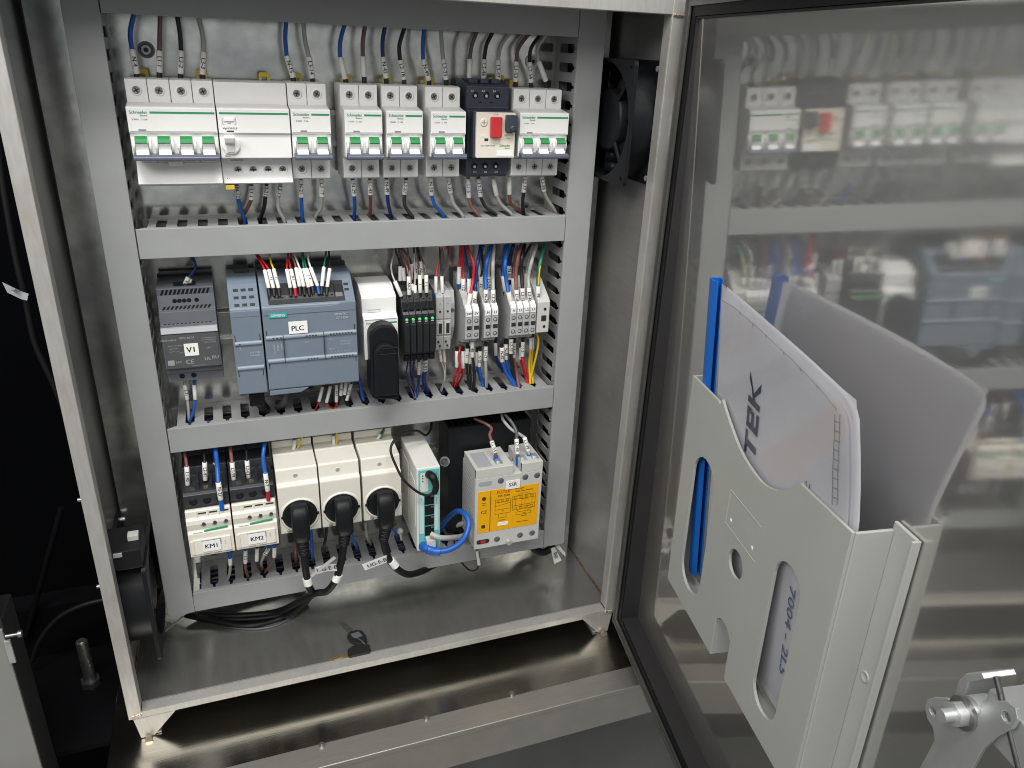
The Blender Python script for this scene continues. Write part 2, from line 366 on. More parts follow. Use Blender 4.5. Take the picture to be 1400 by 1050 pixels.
# folded front frame: face, return
L = 13.0
obj('left_lip', B().box(XL, XL + L, YF, YF + 1.5, ZB, ZT).box(XL + L - 1.5, XL + L, YF + 1.5, YF + 15, ZB + 10, ZT - 12), 'lip steel', cab, 0.5)
obj('right_lip', B().box(XR - L, XR, YF, YF + 1.5, ZB, ZT).box(XR - L, XR - L + 1.5, YF + 1.5, YF + 15, ZB + 10, ZT - 12), 'lip steel', cab, 0.5)
obj('bottom_lip', B().box(XL + L, XR - L, YF + 0.2, YF + 1.7, ZB - 0.3, ZB + 7.4).box(XL + L, XR - L, YF + 1.7, YF + 15, ZB + 6, ZB + 7.4), 'lip steel', cab, 0.5)
obj('top_lip', B().box(XL + L, XR - L, YF + 0.2, YF + 1.7, 200, ZT).box(XL + L, XR - L, YF + 1.7, YF + 15, 200, 201.5), 'lip steel', cab, 0.5)
obj('lip_ledge', B().box(XL + L, XR - L, YF + 15.2, YF + 16.6, ZB + 5.6, ZB + 7.2), 'cabinet steel', cab)
# welds and heat tint in the corners
def weld(name, a, b2, r, m):
    n = 26; a = Vector(a); b2 = Vector(b2); pts = [a.lerp(b2, i / n) for i in range(n + 1)]
    obj(name, B().tube(pts, [r * (0.8 + 0.4 * random.random()) for _ in pts], 6), m, cab)
weld('weld_seam', (XR - 2, 78, ZB + 6), (XR - 2, -60, ZB + 6), 1.6, 'weld heat tint')
weld('weld_seam', (XL + 2, 78, ZB + 6), (XL + 2, -60, ZB + 6), 1.4, 'weld heat tint')
weld('weld_bead', (XR - L - 1, YF + 1, ZB + 5), (XR - 3, YF - 0.4, ZB + 4), 1.9, 'weld bead')
weld('weld_bead', (XL + L + 1, YF + 1, ZB + 5), (XL + 3, YF - 0.4, ZB + 4), 1.7, 'weld bead')
weld('weld_bead', (XR - L + 1, YF - 0.3, 200), (XR - 1, YF - 0.3, 199), 1.5, 'weld bead')
# corner feet
def foot(x0, s):
    pl = [(x0, ZB - 0.8), (x0 + s * 42, ZB - 0.8), (x0 + s * 17, -534.2), (x0 + s * 4, -534.2)]
    f = obj('foot', B().ext(pl, 'y', YF + 0.6, YF + 3).box(min(x0 + s * 4, x0 + s * 24), max(x0 + s * 4, x0 + s * 24), YF + 3, YF + 26, -534.4, -532.4), 'lip steel', cab, 0.4)
    obj('foot_bolt', B().cyl((x0 + s * 14, YF + 14, -532.3), (x0 + s * 14, YF + 14, -527), 4.5, n=6), 'screw steel', f)
    obj('washer', B().cyl((x0 + s * 12, YF - 2.4, -533.8), (x0 + s * 12, YF - 5.5, -533), 3.8, n=10), 'weld bead', f)
foot(XL + 4, 1); foot(XR - 2, -1)
# hinges on the right post
for zc in (102, -405):
    h = obj('hinge', B().cyl((504.5, YF - 3.5, zc - 10), (504.5, YF - 3.5, zc + 9), 2.6, n=12), 'zinc', cab)
    obj('knuckle', B().cyl((504.5, YF - 3.5, zc + 9.6), (504.5, YF - 3.5, zc + 26), 2.9, n=12).box(503.2, 504.2, YF - 3, YF + 8, zc + 9.6, zc + 26), 'screw steel', h)
    obj('knuckle', B().cyl((504.5, YF - 3.5, zc - 26), (504.5, YF - 3.5, zc - 10.6), 2.9, n=12).box(503.2, 504.2, YF - 3, YF + 8, zc - 26, zc - 10.6), 'screw steel', h)
    obj('pin', B().cyl((504.5, YF - 3.5, zc + 26), (504.5, YF - 3.5, zc + 30), 1.7, n=8).cyl((504.5, YF - 3.5, zc - 31), (504.5, YF - 3.5, zc - 26), 1.5, n=8), 'screw steel', h)
# mounting plate
mp_ = obj('mounting_plate', B().box(-66, 495.5, 60.2, 62.4, -500, 206), 'galvanised plate', cab, 0.4)
for x, z in ((27, 150.2), (403.9, 153.1), (404, -8 + 8)):
    b = B().cyl((x, 60.1, z), (x, 58.2, z), 7.2, n=20)
    s_ = obj('washer', b, 'dark screw' if x < 100 else 'zinc', mp_)
    obj('screw_head', B().cyl((x, 58.1, z), (x, 55.6, z), 5, 4.2, n=16), 'screw steel', mp_)
    obj('socket_recess', B().cyl((x, 55.5, z), (x, 55.3, z), 2.2, n=6), 'print dark', mp_)

# ================================================================== cable ducts
def slotted(b, along, a0, a1, wall0, wall1, pitch, off, ydeep=51):
    # one slotted side wall: along 'x' (wall0..wall1 in z) or 'z' (wall0..wall1 in x)
    def P(lo, hi, y0, y1):
        if along == 'x': b.box(lo, hi, y0, y1, wall0, wall1)
        else: b.box(wall0, wall1, y0, y1, lo, hi)
    P(a0, a1, ydeep + 0.02, 59.9); P(a0, a1, 2.2, 7.18)
    c = a0 + off; edges = []
    while c < a1 - 6: edges.append(c); c += pitch
    prev = a0
    w, nw = 4.5, 1.5
    for c in edges + [None]:
        r = a1 if c is None else c
        first = prev == a0; last = c is None
        l0 = prev if first else prev + w; l1 = prev if first else prev + nw
        r0 = r if last else r - w; r1 = r if last else r - nw
        poly = [(l1, 7.2), (r1, 7.2), (r1, 12.5), (r0, 15.5), (r0, ydeep - 2.2), (min(r0 + 2.2, r), ydeep), (max(l0 - 2.2, prev), ydeep), (l0, ydeep - 2.2), (l0, 15.5), (l1, 12.5)]
        if along == 'x': b.ext(poly, 'z', wall0, wall1)
        else: b.ext([(q[1], q[0]) for q in poly], 'x', wall0, wall1)
        prev = r
    return b
def hduct(z0, z1, x0, x1, label, off):
    t = thing('cable_duct', label, 'cable duct', ((x0 + x1) / 2, 60, z0), 'horizontal ducts between the equipment rows')
    b = B(); slotted(b, 'x', x0 + 9, x1 - 5, z1 - 3.4, z1 - 1.8, 18.4, off)
    obj('slotted_wall', b, 'duct grey', t)
    b = B(); slotted(b, 'x', x0 + 9, x1 - 5, z0 + 1.8, z0 + 3.4, 18.4, off)
    obj('slotted_wall', b, 'duct grey', t)
    obj('base', B().box(x0 + 2, x1 - 2, 57.6, 59.6, z0 + 3.5, z1 - 3.5), 'duct grey', t)
    # the lid wraps a few millimetres round both walls; its corners are cut back
    obj('cover', B().box(x0 + .4, x1 - .4, 0, 1.6, z0, z1).ext([(x0 + .4, 1.6), (x1 - .4, 1.6), (x1 - 6, 6), (x0 + 7, 6)], 'z', z1 - 1.7, z1)
        .ext([(x0 + .4, 1.6), (x1 - .4, 1.6), (x1 - 6, 6), (x0 + 7, 6)], 'z', z0, z0 + 1.7), 'duct grey', t, 0.5)
    return t
def vduct(x0, x1, z0, z1, label, off):
    t = thing('cable_duct', label, 'cable duct', ((x0 + x1) / 2, 60, z0), 'vertical ducts on both sides')
    for wa, wb in ((x0 + 1.8, x0 + 3.4), (x1 - 3.4, x1 - 1.8)):
        b = B(); slotted(b, 'z', z0 + 2, z1 - 2, wa, wb, 18.5, off); obj('slotted_wall', b, 'duct grey', t)
    obj('base', B().box(x0 + 3.5, x1 - 3.5, 57.6, 59.6, z0, z1), 'duct grey', t)
    obj('cover', B().box(x0, x1, 0.1, 1.7, z0, z1).box(x0, x0 + 1.7, 1.7, 5, z0, z1).box(x1 - 1.7, x1, 1.7, 5, z0, z1), 'duct grey', t, 0.5)
    return t
vduct(-27.8, 0, -439, 206, 'tall grey slotted duct down the left side of the mounting plate', 9)
vduct(430, 459.3, -438.5, 206, 'tall grey slotted duct down the right side of the mounting plate', 12)
d1 = hduct(178, 207, 0.6, 429.6, 'grey cable duct along the very top of the cabinet', 12)
d2 = hduct(-28, 0, 0.6, 429.6, 'grey cable duct between the breakers and the controller row', 11.6)
d3 = hduct(-232.5, -205, 0.6, 429.6, 'grey cable duct between the controller row and the sockets', 12.6)
d4 = hduct(-438.5, -413, 0.6, 429.6, 'lowest grey cable duct below the contactors and sockets', 14)

# loose wires lying in the ducts, glimpsed through the slots
def run(col, pts, r, label):
    o = obj('loose_wire', B().tube(spline(pts, 8), r, 6), 'wire ' + col); tag(o, label, 'wire', 'wires lying inside the ducts')
def stuffing(name, cx, pts_of, parent_label):
    b = B()
    for i in range(9): b.tube(spline(pts_of(i), 4), 3.4, 6)
    o = obj(name, b, 'wire bundle', kind='stuff'); tag(o, parent_label, 'wires')
mat('wire bundle', (0.012, 0.013, 0.02), 0.5, 0, 0.3, 40, spec=0.2)
for nm, zc in (('upper', -18), ('middle', -223), ('lowest', -430)):
    stuffing('wire_bundle', 0, lambda i: [(6 + 60 * j, 12 + 5.2 * i + random.uniform(-2, 2), zc + random.uniform(-3, 3)) for j in range(8)], 'dark mass of wires packed inside the %s horizontal duct' % nm)
for nm, xc in (('left', -14), ('right', 446)):
    stuffing('wire_bundle', 0, lambda i: [(xc + random.uniform(-3, 3), 12 + 5.2 * i + random.uniform(-2, 2), 196 - 88 * j) for j in range(8)], 'dark mass of wires packed inside the %s vertical duct' % nm)
rows = {'upper': -14, 'middle': -219, 'lowest': -426}
for nm, zc in rows.items():
    cs = {'upper': ('white', 'black', 'dark grey', 'navy', 'yellow'), 'middle': ('blue', 'violet', 'black', 'navy', 'dark brown'), 'lowest': ('black', 'navy', 'dark brown', 'dark grey', 'violet')}[nm]
    for i, c in enumerate(cs):
        pts = [(8 + 60 * j, 22 + 7 * i + random.uniform(-3, 3), zc + 1 + random.uniform(-4, 3)) for j in range(8)]
        run(c, pts, 1.5, '%s wire lying lengthwise inside the %s horizontal duct' % (c, nm))
for side, xc in (('left', -14), ('right', 444)):
    for i, c in enumerate(('navy', 'black', 'white', 'dark brown')):
        pts = [(xc + random.uniform(-7, 7), 14 + 9 * i, 190 - 78 * j) for j in range(8)]
        run(c, pts, 1.6, '%s wire running down inside the %s vertical duct' % (c, side))

# ================================================================== DIN rails
def rail(z, x0, x1, label, y=52.5):
    t = thing('mounting_rail', label, 'rail', ((x0 + x1) / 2, 60, z), 'rails behind the equipment rows')
    obj('web', B().box(x0, x1, 58.6, 59.8, z - 12, z + 12), 'rail steel', t)
    for s in (-1, 1):
        obj('flange', B().ext([(59.8, z + s * 12.1), (59.8, z + s * 13.3), (y + 1.1, z + s * 13.3), (y + 1.1, z + s * 17.5), (y, z + s * 17.5), (y, z + s * 12.1)], 'x', x0, x1), 'rail steel', t, 0.2)
rail(84, 4, 428, 'steel rail holding the breaker row at the top')
rail(-119, 4, 428, 'steel rail holding the controller row in the middle')
rail(-316, 4, 300, 'steel rail holding the contactors and sockets in the bottom row')

# ================================================================== breakers
def screw(parent, x, z, y, r=3.1, m='screw steel', collar='white plastic', ang=0.5):
    if collar: obj('screw_collar', B().lathe([(r + 0.15, 0), (r + 0.25, 0.9), (r + 1.25, 0.9), (r + 1.45, 0)], (x, y, z), (0, -1, 0), 18), collar, parent)
    s_ = obj('screw', B().cyl((x, y - 0.05, z), (x, y - 0.4, z), r, n=16), m, parent)
    c, s = math.cos(ang), math.sin(ang); b = B()
    for a, bb in (((c, s), (-s, c)), ((-s, c), (c, s))):
        L_, w_ = r * 0.78, r * 0.16
        q = [(x + a[0] * L_ * i + bb[0] * w_ * j, y - 0.5, z + a[1] * L_ * i + bb[1] * w_ * j) for i, j in ((-1, -1), (1, -1), (1, 1), (-1, 1))]
        b.add(q, [(0, 1, 2, 3)])
    obj('cross_slot', b, 'print dark', s_)
def toggle(parent, xc, y=-9, zt=83, zb=66.5):
    h = 5.1
    # side cheeks, then the rocker
    prof = [(y + 3, zt), (y - 3.0, zt - 0.4), (y - 6.5, zt - 2.6), (y - 7.6, zt - 5.2), (y - 5.2, zt - 9.2), (y - 4.2, zt - 12), (y - 6.2, zb + 3), (y - 7.6, zb), (y + 3, zb)]
    tg = obj('toggle', B().ext(prof, 'x', xc - h, xc + h), 'white toggle', parent, 0.5)
    obj('indicator', B().ext([(y - 3.1, zt - 0.1), (y - 6.7, zt - 2.4), (y - 7.85, zt - 5.2), (y - 7.3, zt - 6.0), (y - 2, zt - 5)], 'x', xc - h + 0.2, xc + h - 0.2), 'toggle green', tg)
    for s in (-1, 1):
        pts = [(y + 2, zt - 1)] + [(y - 4.6 * math.sin(math.pi * i / 8), zt - 1 - (zt - zb - 2) * i / 8) for i in range(1, 8)] + [(y + 2, zb + 1)]
        obj('cheek', B().ext(pts, 'x', xc + s * (h + 0.35), xc + s * (h + 2.4)), 'white toggle', parent, 0.3)
def clip(parent, x, z, y=44):
    obj('clip', B().ext([(x - 5, z - 5), (x - 5, z + 4), (x - 3.6, z + 5.4), (x + 3.6, z + 5.4), (x + 5, z + 4), (x + 5, z - 5), (x + 2.6, z - 5), (x + 2.6, z + 1.2), (x - 2.6, z + 1.2), (x - 2.6, z - 5)], 'y', y, y + 5), 'clip yellow', parent, 0.3)
def brand(parent, x0, z, w=16.5, y=-12.15):
    obj('lettering', text('Schneider', 3.7, (x0 + w / 2 - 0.2, y, z), b=None, sx=0.98), 'print green', parent)
    obj('lettering', text('Electric', 2.0, (x0 + w - 4.4, y, z - 2.6)), 'print green', parent)
def breaker(n, x0, label, rating, shield=False, top=True):
    w = 18.0 * n; x1 = x0 + w
    t = thing('circuit_breaker', label, 'circuit breaker', (x0 + w / 2, 60, 39), 'white miniature breakers in the top row')
    b = B()
    for i in range(n):
        a = x0 + 18 * i + (0.25 if i else 0.5); c = x0 + 18 * (i + 1) - (0.25 if i < n - 1 else 0.5)
        b.ext([(50, 40), (50, 128), (16, 128.4), (10, 127.5), (10, 108.6), (6, 107), (6, 62), (10, 61.4), (10, 42), (14, 40.5)], 'x', a, c)
    obj('housing', b, 'white plastic', t, 0.5)
    nose = obj('cover', B().ext([(8, 109.2), (-11, 106.6), (-12, 105.8), (-12, 85.6), (-9.4, 84.6), (-9.4, 64), (8, 62.6)], 'x', x0 + 0.4, x1 - 0.4), 'white plastic', t, 0.5)
    obj('window_frame', B().box(x0 + 1.2, x1 - 1.2, -12.2, -11.9, 86.4, 86.9), 'psu light', nose)
    lx = x0 + 1.6; st = lx + 17
    obj('stripe', B().box(st, x1 - 1.4, -12.25, -11.9, 101.4, 103.0), 'print green', nose)
    brand(nose, lx, 102.2)
    obj('lettering', text('iC60N   ' + rating, 2.0, (lx + 8.5, -12.15, 96.4)), 'print grey', nose)
    obj('rating_mark', B().box(x0 + 8, x0 + 14, -12.3, -11.9, 87.2, 88.4), 'print grey', nose)
    for i in range(n):
        xc = x0 + 18 * i + 9
        toggle(t, xc)
        if top: screw(t, xc, 118.6, 10, ang=random.random() * 1.5)
        if not shield: screw(t, xc, 51, 10, ang=random.random() * 1.5)
        obj('marker_slot', B().box(xc - 5, xc + 5, 9.7, 10.2, 58.8, 60), 'psu light', t)
    obj('toggle_bar', B().ext([(-9, 68.2), (-16.6, 67.6), (-19, 65.4), (-18.6, 62.8), (-9, 62.2)], 'x', x0 + 1.2, x1 - 0.6), 'navy bar', t, 0.6)
    if shield:
        obj('terminal_shield', B().ext([(20, 38.4), (2, 38), (-3, 40.5), (8, 57.6), (20, 58.4)], 'x', x0 + 0.6, x1 - 0.5), 'white plastic', t, 0.5)
        obj('shield_tab', B().box(x0 + 27, x0 + 39, 3, 6, 55, 59.2), 'white plastic', t, 0.8)
        obj('shield_foot', B().box(x1 - 12, x1 - 6, 4, 12, 36, 38.4), 'white plastic', t, 0.4)
    clip(t, x0 + 9 + 4, 129.5)
    if n == 4: clip(t, x1 - 9, 129.5)
    return t
breaker(4, 8.9, 'widest four-pole white breaker at the left end of the top row', 'C 63A', True)
breaker(2, 143.9, 'two-pole white breaker right beside the plain-fronted leakage module', 'C 2A')
breaker(2, 192.0, 'two-pole white breaker second after the leakage module, gap on its left', 'C 10A')
breaker(2, 231.2, 'two-pole white breaker in the middle of the three spaced ones', 'C 10A')
breaker(2, 274.4, 'two-pole white breaker directly left of the navy motor switch', 'C 10A')
breaker(3, 366.2, 'three-pole white breaker at the right end of the top row', 'C 6A')
# earth-leakage module
x0, x1 = 81.2, 143.5
t = thing('leakage_module', 'white earth-leakage module with one reset lever beside the four-pole breaker', 'leakage module', (x0 + 31, 60, 39))
obj('housing', B().ext([(50, 38), (50, 127.6), (16, 128), (10, 127), (10, 108.6), (6, 107), (6, 62), (9, 61.4), (9, 60), (2, 39.4), (6, 38)], 'x', x0, x1), 'white plastic', t, 0.5)
nose = obj('cover', B().ext([(8, 109.2), (-11, 106.6), (-12, 105.8), (-12, 85.6), (-9.4, 84.8), (-9.4, 63.6), (8, 62.2)], 'x', x0 + 0.4, x1 - 0.4), 'white plastic', t, 0.5)
obj('stripe', B().box(x0 + 2, x1 - 1.6, -12.25, -11.9, 101.6, 103.2), 'print green', nose)
tb = obj('test_button', B().box(x0 + 5.4, x0 + 14, -13.2, -11.9, 95.6, 98.6), 'white toggle', t, 0.5)
b = B()
for s, xc in ((-1, x0 + 4.2), (1, x0 + 15.4)):
    b.box(xc - 0.2, xc + 0.2, -12.2, -11.9, 93.2, 98.6).box(min(xc, xc - s * 1.4), max(xc, xc - s * 1.4), -12.2, -11.9, 93, 93.4)
obj('bracket_print', b, 'print grey', nose)
obj('lettering', text('N12345', 1.9, (x0 + 9.8, -12.15, 94)).mesh(B().v and None or textmesh('-'), Matrix.Translation((x0 + 9.8, -12.15, 94)) @ Matrix.Scale(0.01, 4)) if False else text('test', 2.0, (x0 + 9.8, -12.15, 94)), 'print grey', nose)
obj('lettering', text('Vigi iC60 ELE', 2.2, (x0 + 10, -12.15, 89.6)), 'print dark', nose)
obj('status_mark', B().box(x0 + 7, x0 + 13, -12.3, -11.9, 86.6, 87.8), 'print dark', nose)
obj('lever_socket', B().lathe([(7.8, 0), (7.8, 1.5), (6.8, 2.6), (5.6, 2.6)], (x0 + 9.6, -9.2, 74.6), (0, -1, 0), 26), 'white toggle', t)
lv = obj('reset_lever', B().ext([(-9, 81), (-19, 84.6), (-21, 82.5), (-18.5, 78), (-12.5, 76), (-12, 68), (-9, 67)], 'x', x0 + 4.2, x0 + 13), 'white toggle', t, 0.6)
obj('lever_face', B().box(x0 + 5.6, x0 + 11.6, -13.2, -12, 69.5, 76.5), 'switch white', lv)
obj('lettering', text('30mA', 2.2, (x0 + 5.6, -9.6, 65.4)), 'print grey', nose)
obj('lettering', text('N', 3.0, (x0 + 4.2, 3.4, 43)), 'print dark', t)
obj('marker_slot', B().box(x0 + 8, x0 + 19, 8.6, 9.2, 58.8, 60), 'psu light', t)
for i in range(4): screw(t, x0 + 13.6 + 13.4 * i, 51.2, 5.9, ang=random.random() * 1.5)
clip(t, x0 + 46, 129.5); 
obj('clip', B().box(x0 + 1, x0 + 9, 2, 14, 33.5, 37.6), 'clip yellow', t, 0.6)
# motor protection switch
x0, x1 = 316.6, 361.6
t = thing('motor_switch', 'navy motor protection switch with red stop button and black knob', 'motor switch', (x0 + 22, 60, 40))
obj('housing', B().ext([(50, 41), (50, 134), (30, 135), (12, 131), (10, 129), (10, 109), (4, 107), (4, 62), (8, 60), (8, 43), (12, 41)], 'x', x0, x1), 'navy plastic', t, 0.8)
obj('front_block', B().box(x0 + 2, x1 - 0.5, -9, 4.2, 62.6, 107.4), 'navy plastic', t, 0.6)
pl = obj('front_plate', B().ext(rrect(x0 + 4, x1 - 0.2, 63.2, 106.4, 1.2), 'y', -12.5, -8.8), 'beige front', t, 0.4)
obj('stop_button', B().ext(rrect(x0 + 18, x0 + 29.4, 83, 102.6, 1.2), 'y', -17.5, -12.4), 'button red', t, 0.8)
kn = obj('start_knob', B().ext(rrect(x0 + 33.6, x1 - 0.6, 88.4, 104.6, 1.4), 'y', -19, -12.4), 'navy plastic', t, 0.8)
obj('knob_boss', B().lathe([(3.4, 0), (3.2, 1.2), (2, 1.8)], (x0 + 40, -18.9, 92), (0, -1, 0), 18), 'navy plastic', kn)
obj('start_ramp', B().ext([(-12.4, 88), (-16, 87), (-12.4, 84.6)], 'x', x0 + 33.6, x0 + 41), 'beige front', t)
obj('dial', B().lathe([(3.9, 0), (3.8, 0.5), (3.2, 0.9)], (x0 + 11.4, -12.5, 97), (0, -1, 0), 22), 'beige front', t)
obj('dial_slot', B().box(x0 + 9, x0 + 13.8, -13.7, -13.3, 96.7, 97.3).box(x0 + 11.1, x0 + 11.7, -13.7, -13.3, 94.8, 99.2), 'print grey', t)
obj('window', B().box(x0 + 12.6, x0 + 16.4, -12.9, -12.4, 79.6, 82), 'print dark', t)
obj('lamp_frame', B().box(x0 + 8.6, x0 + 13, -12.8, -12.4, 83.4, 85.6), 'switch white', t)
obj('lettering', text('STOP', 2.2, (x0 + 23.6, -12.65, 104.6)), 'print grey', pl)
obj('lettering', text('GV2 ME08 034208', 2.0, (x0 + 16.4, -12.65, 75)), 'print grey', pl)
obj('lettering', text('Schneider', 3.1, (x0 + 34.2, -12.65, 75), sx=0.9), 'print green', pl)
obj('lettering', text('Electric', 1.7, (x0 + 37, -12.65, 72.6)), 'print green', pl)
obj('lettering', text('START', 1.8, (x0 + 38.6, -12.65, 82)), 'print grey', pl)
obj('blank_label', B().box(x0 + 26, x1 - 2, -12.8, -12.4, 64.6, 70.4), 'label paper', pl)
for i in range(3):
    xc = x0 + 8 + 11.6 * i
    for z, y, tx in ((121, 10, '%dL%d' % (1 + 2 * i, i + 1)), (52.5, 8, '%dT%d' % (2 + 2 * i, i + 1))):
        obj('screw_well', B().lathe([(3.4, 0), (3.2, 0.25), (0.1, 0.25)], (xc + 1, y, z), (0, -1, 0), 16), 'black plastic', t)
        obj('screw', B().cyl((xc + 1.2, y - 0.3, z - 0.8), (xc + 1.2, y - 0.7, z - 0.8), 1.5, n=10), 'zinc', t)
        obj('lettering', text(tx, 2.2, (xc - 2.2 + (4 if z < 60 else 0), y - 0.15, z + (3.8 if z > 60 else -6.4))), 'print white', t)
    obj('entry_hood', B().box(xc - 4, xc + 5, 14, 34, 131.6, 136), 'navy plastic', t, 0.8)
    if i < 2: obj('vent_slot', B().box(xc + 5, xc + 8, 9.6, 10.2, 113.6, 114.6), 'black plastic', t)
clip(t, x1 + 1, 134)

# ================================================================== controller row
# power supply
x0, x1 = 8.4, 60.6
t = thing('power_supply', 'slate grey stepped power supply with a white V1 label', 'power supply', (x0 + 26, 60, -157))
obj('housing', B().ext([(52, -60), (24, -60), (19, -63), (19, -69.5), (15.5, -83.5), (12.5, -84.5), (10, -97), (4, -99.2), (2, -103.6), (3.4, -104.4), (3.4, -141), (9, -143), (9, -148), (11.5, -149), (11.5, -158), (52, -158)], 'x', x0, x1), 'psu grey', t, 0.5)
obj('rear_ledge', B().box(x0 + 0.5, x1 - 0.5, 46, 52, -58.8, -55.5), 'black plastic', t)
obj('label_rim', B().ext([(9.5, -97.4), (3.5, -99.2), (1.5, -103.6), (9, -104)], 'x', x0 + 0.2, x1 - 0.2), 'psu light', t, 0.3)
lb = obj('rating_label', B().box(x0 + 1.4, x1 - 1.4, 2.6, 3.2, -140.4, -105.2), 'psu label', t, 0.4)
def hatch(y0, z0, y1, z1, n, off):
    b = B()
    for i in range(n):
        a = x0 + 3 + i * (x1 - x0 - 7) / n
        b.add([(a, y1 - 0.2, z1), (a + 2.2, y1 - 0.2, z1), (a + 4.4, y0 - 0.2, z0), (a + 2.2, y0 - 0.2, z0)], [(0, 1, 2, 3)])
    obj('vent_slots', b, 'black plastic', t)
hatch(19, -64, 19, -69.2, 12, 0); hatch(16.4, -80, 15.5, -83.4, 12, 0); hatch(11, -94.2, 10.1, -96.8, 12, 0)
for i, x in enumerate((15.5, 19.8, 24.2, 28.6, 35.6)):
    obj('screw_hole', B().cyl((x0 + x, 17.6, -75.2), (x0 + x, 17.0, -75.2), 2.1, n=14), 'black plastic', t)
for x in (13, 24): obj('screw_hole', B().cyl((x0 + x, 11.6, -152.5), (x0 + x, 11.2, -152.5), 2.6, n=14), 'black plastic', t)
obj('wire_entry', B().box(x0 + 16, x0 + 36, 20, 30, -60.1, -59.6), 'black plastic', t)
l = obj('name_label', B().box(27.5, 40.6, 2.0, 2.5, -127.8, -115), 'label paper', t)
obj('lettering', text('V1', 8.2, (34, 1.9, -121.6)), 'print dark', l)
b = B()
for (s, sz, x, z) in (('MEAN WELL', 2.6, 14.6, -110.5), ('HDR-60-24', 3.0, 31, -109), ('INPUT: 100-240VAC', 1.6, 20, -116.5), ('1.8A 50/60Hz', 1.6, 18, -119.5), ('OUTPUT: 24V', 1.6, 18, -122.5), ('2.5A', 1.8, 24.5, -124),
                      ('CE', 6.5, 31.2, -134.5), ('LPS', 2.4, 50, -121), ('UL', 5, 48, -132.5), ('RU', 5, 55.3, -131.5), ('EAC', 3, 21, -134), ('MADE IN CHINA', 1.5, 52, -115), ('www.meanwell.com', 1.4, 38.5, -138.6)):
    text(s, sz, (x, 2.5, z), b=b)
for zz in (-110.4, -112.6): b.box(44, 58, 2.5, 2.55, zz, zz + 0.35)
b.box(11, 17, 2.5, 2.55, -136.8, -131.4)
obj('lettering', b, 'psu print', lb)

# communication module and controller
def plc_front(x0, x1): return [(52, -55), (20, -55), (10, -59.5), (-14, -77.2), (-15, -78.5), (-15, -112), (-15, -167.5), (-13, -169), (8, -169), (8, -172), (52, -172)]
t = thing('communication_module', 'narrow blue-grey module clipped to the left of the controller', 'module', (87, 60, -172))
x0, x1 = 73.6, 101.6
obj('housing', B().ext(plc_front(0, 0), 'x', x0, x1), 'plc blue grey', t, 0.6)
obj('brow', B().ext([(-15.3, -86), (-15.3, -80), (-13.6, -76.6), (-12, -76.6), (-12, -86)], 'x', x0 + 0.2, x1 - 0.2), 'plc blue grey', t, 0.6)
def hingebar(t, xa, xb, z, n=(), cl=True):
    h = obj('cover_hinge', B().tube([(xa, -14.6, z), (xb, -14.6, z)], 2.4, 12), 'plc hinge', t)
    for x in n: obj('status_light', B().box(x - 0.8, x + 0.8, -17.2, -16.7, z - 0.5, z + 0.6), 'plc dark', t)
    return h
hingebar(t, x0 + 1.5, x1 - 1.2, -113.2, (x0 + 6,)); hingebar(t, x0 + 1.5, x1 - 1.2, -139.4)
for z, s in ((-113, 1), (-139.4, -1)):
    for x in (x0 + 2.2, x1 - 2.4): obj('groove', B().box(x - 0.35, x + 0.35, -15.3, -14.9, min(z - s * 1, z + s * 9), max(z - s * 1, z + s * 9)), 'plc dark', t)
for r_ in range(3):
    for c_ in range(3):
        y = 5 - r_ * 7.3; z = -63.1 - r_ * 5.4
        obj('vent_hole', B().ext([(y, z + 0.25), (y - 2.7, z - 1.75), (y - 2.5, z - 2.1), (y + 0.2, z - 0.1)], 'x', x0 + 5 + c_ * 7.2, x0 + 9.6 + c_ * 7.2), 'plc dark', t)
obj('rear_clip', B().box(x0 + 8, x0 + 22, 34, 50, -55, -50.5), 'plc dark', t, 0.6)
b = B(); text('CM 1241', 2.6, (x0 + 19.6, -15.2, -123.4), b=b); text('RS422/485', 2.2, (x0 + 19.6, -15.2, -126.4), b=b); text('DIAG', 2.0, (x0 + 6, -15.2, -118.6), (0, 0, -1), (1, 0, 0), b=b)
obj('lettering', b, 'plc print', t)
obj('serial_plug', B().ext(rrect(x0 + 9.5, x0 + 24.6, -188, -170, 2), 'y', -4, 18), 'black plastic', t, 1)
t = thing('programmable_controller', 'wide blue-grey controller with a white PLC label and wired top terminals', 'controller', (149, 60, -172))
x0, x1 = 103.2, 195.0
obj('housing', B().ext([(52, -55), (20, -55), (10, -59.5), (-14, -77.2), (-15, -78.5), (-15, -165.5), (-13, -167), (8, -167), (8, -172), (52, -172)], 'x', x0, x1), 'plc blue grey', t, 0.6)
obj('door_tab', B().ext([(x0 + 0.5, -167.2), (x0 + 40, -167.2), (x0 + 31, -172), (x0 + 0.5, -172.4)], 'y', -14.6, -11), 'plc blue grey', t, 0.4)
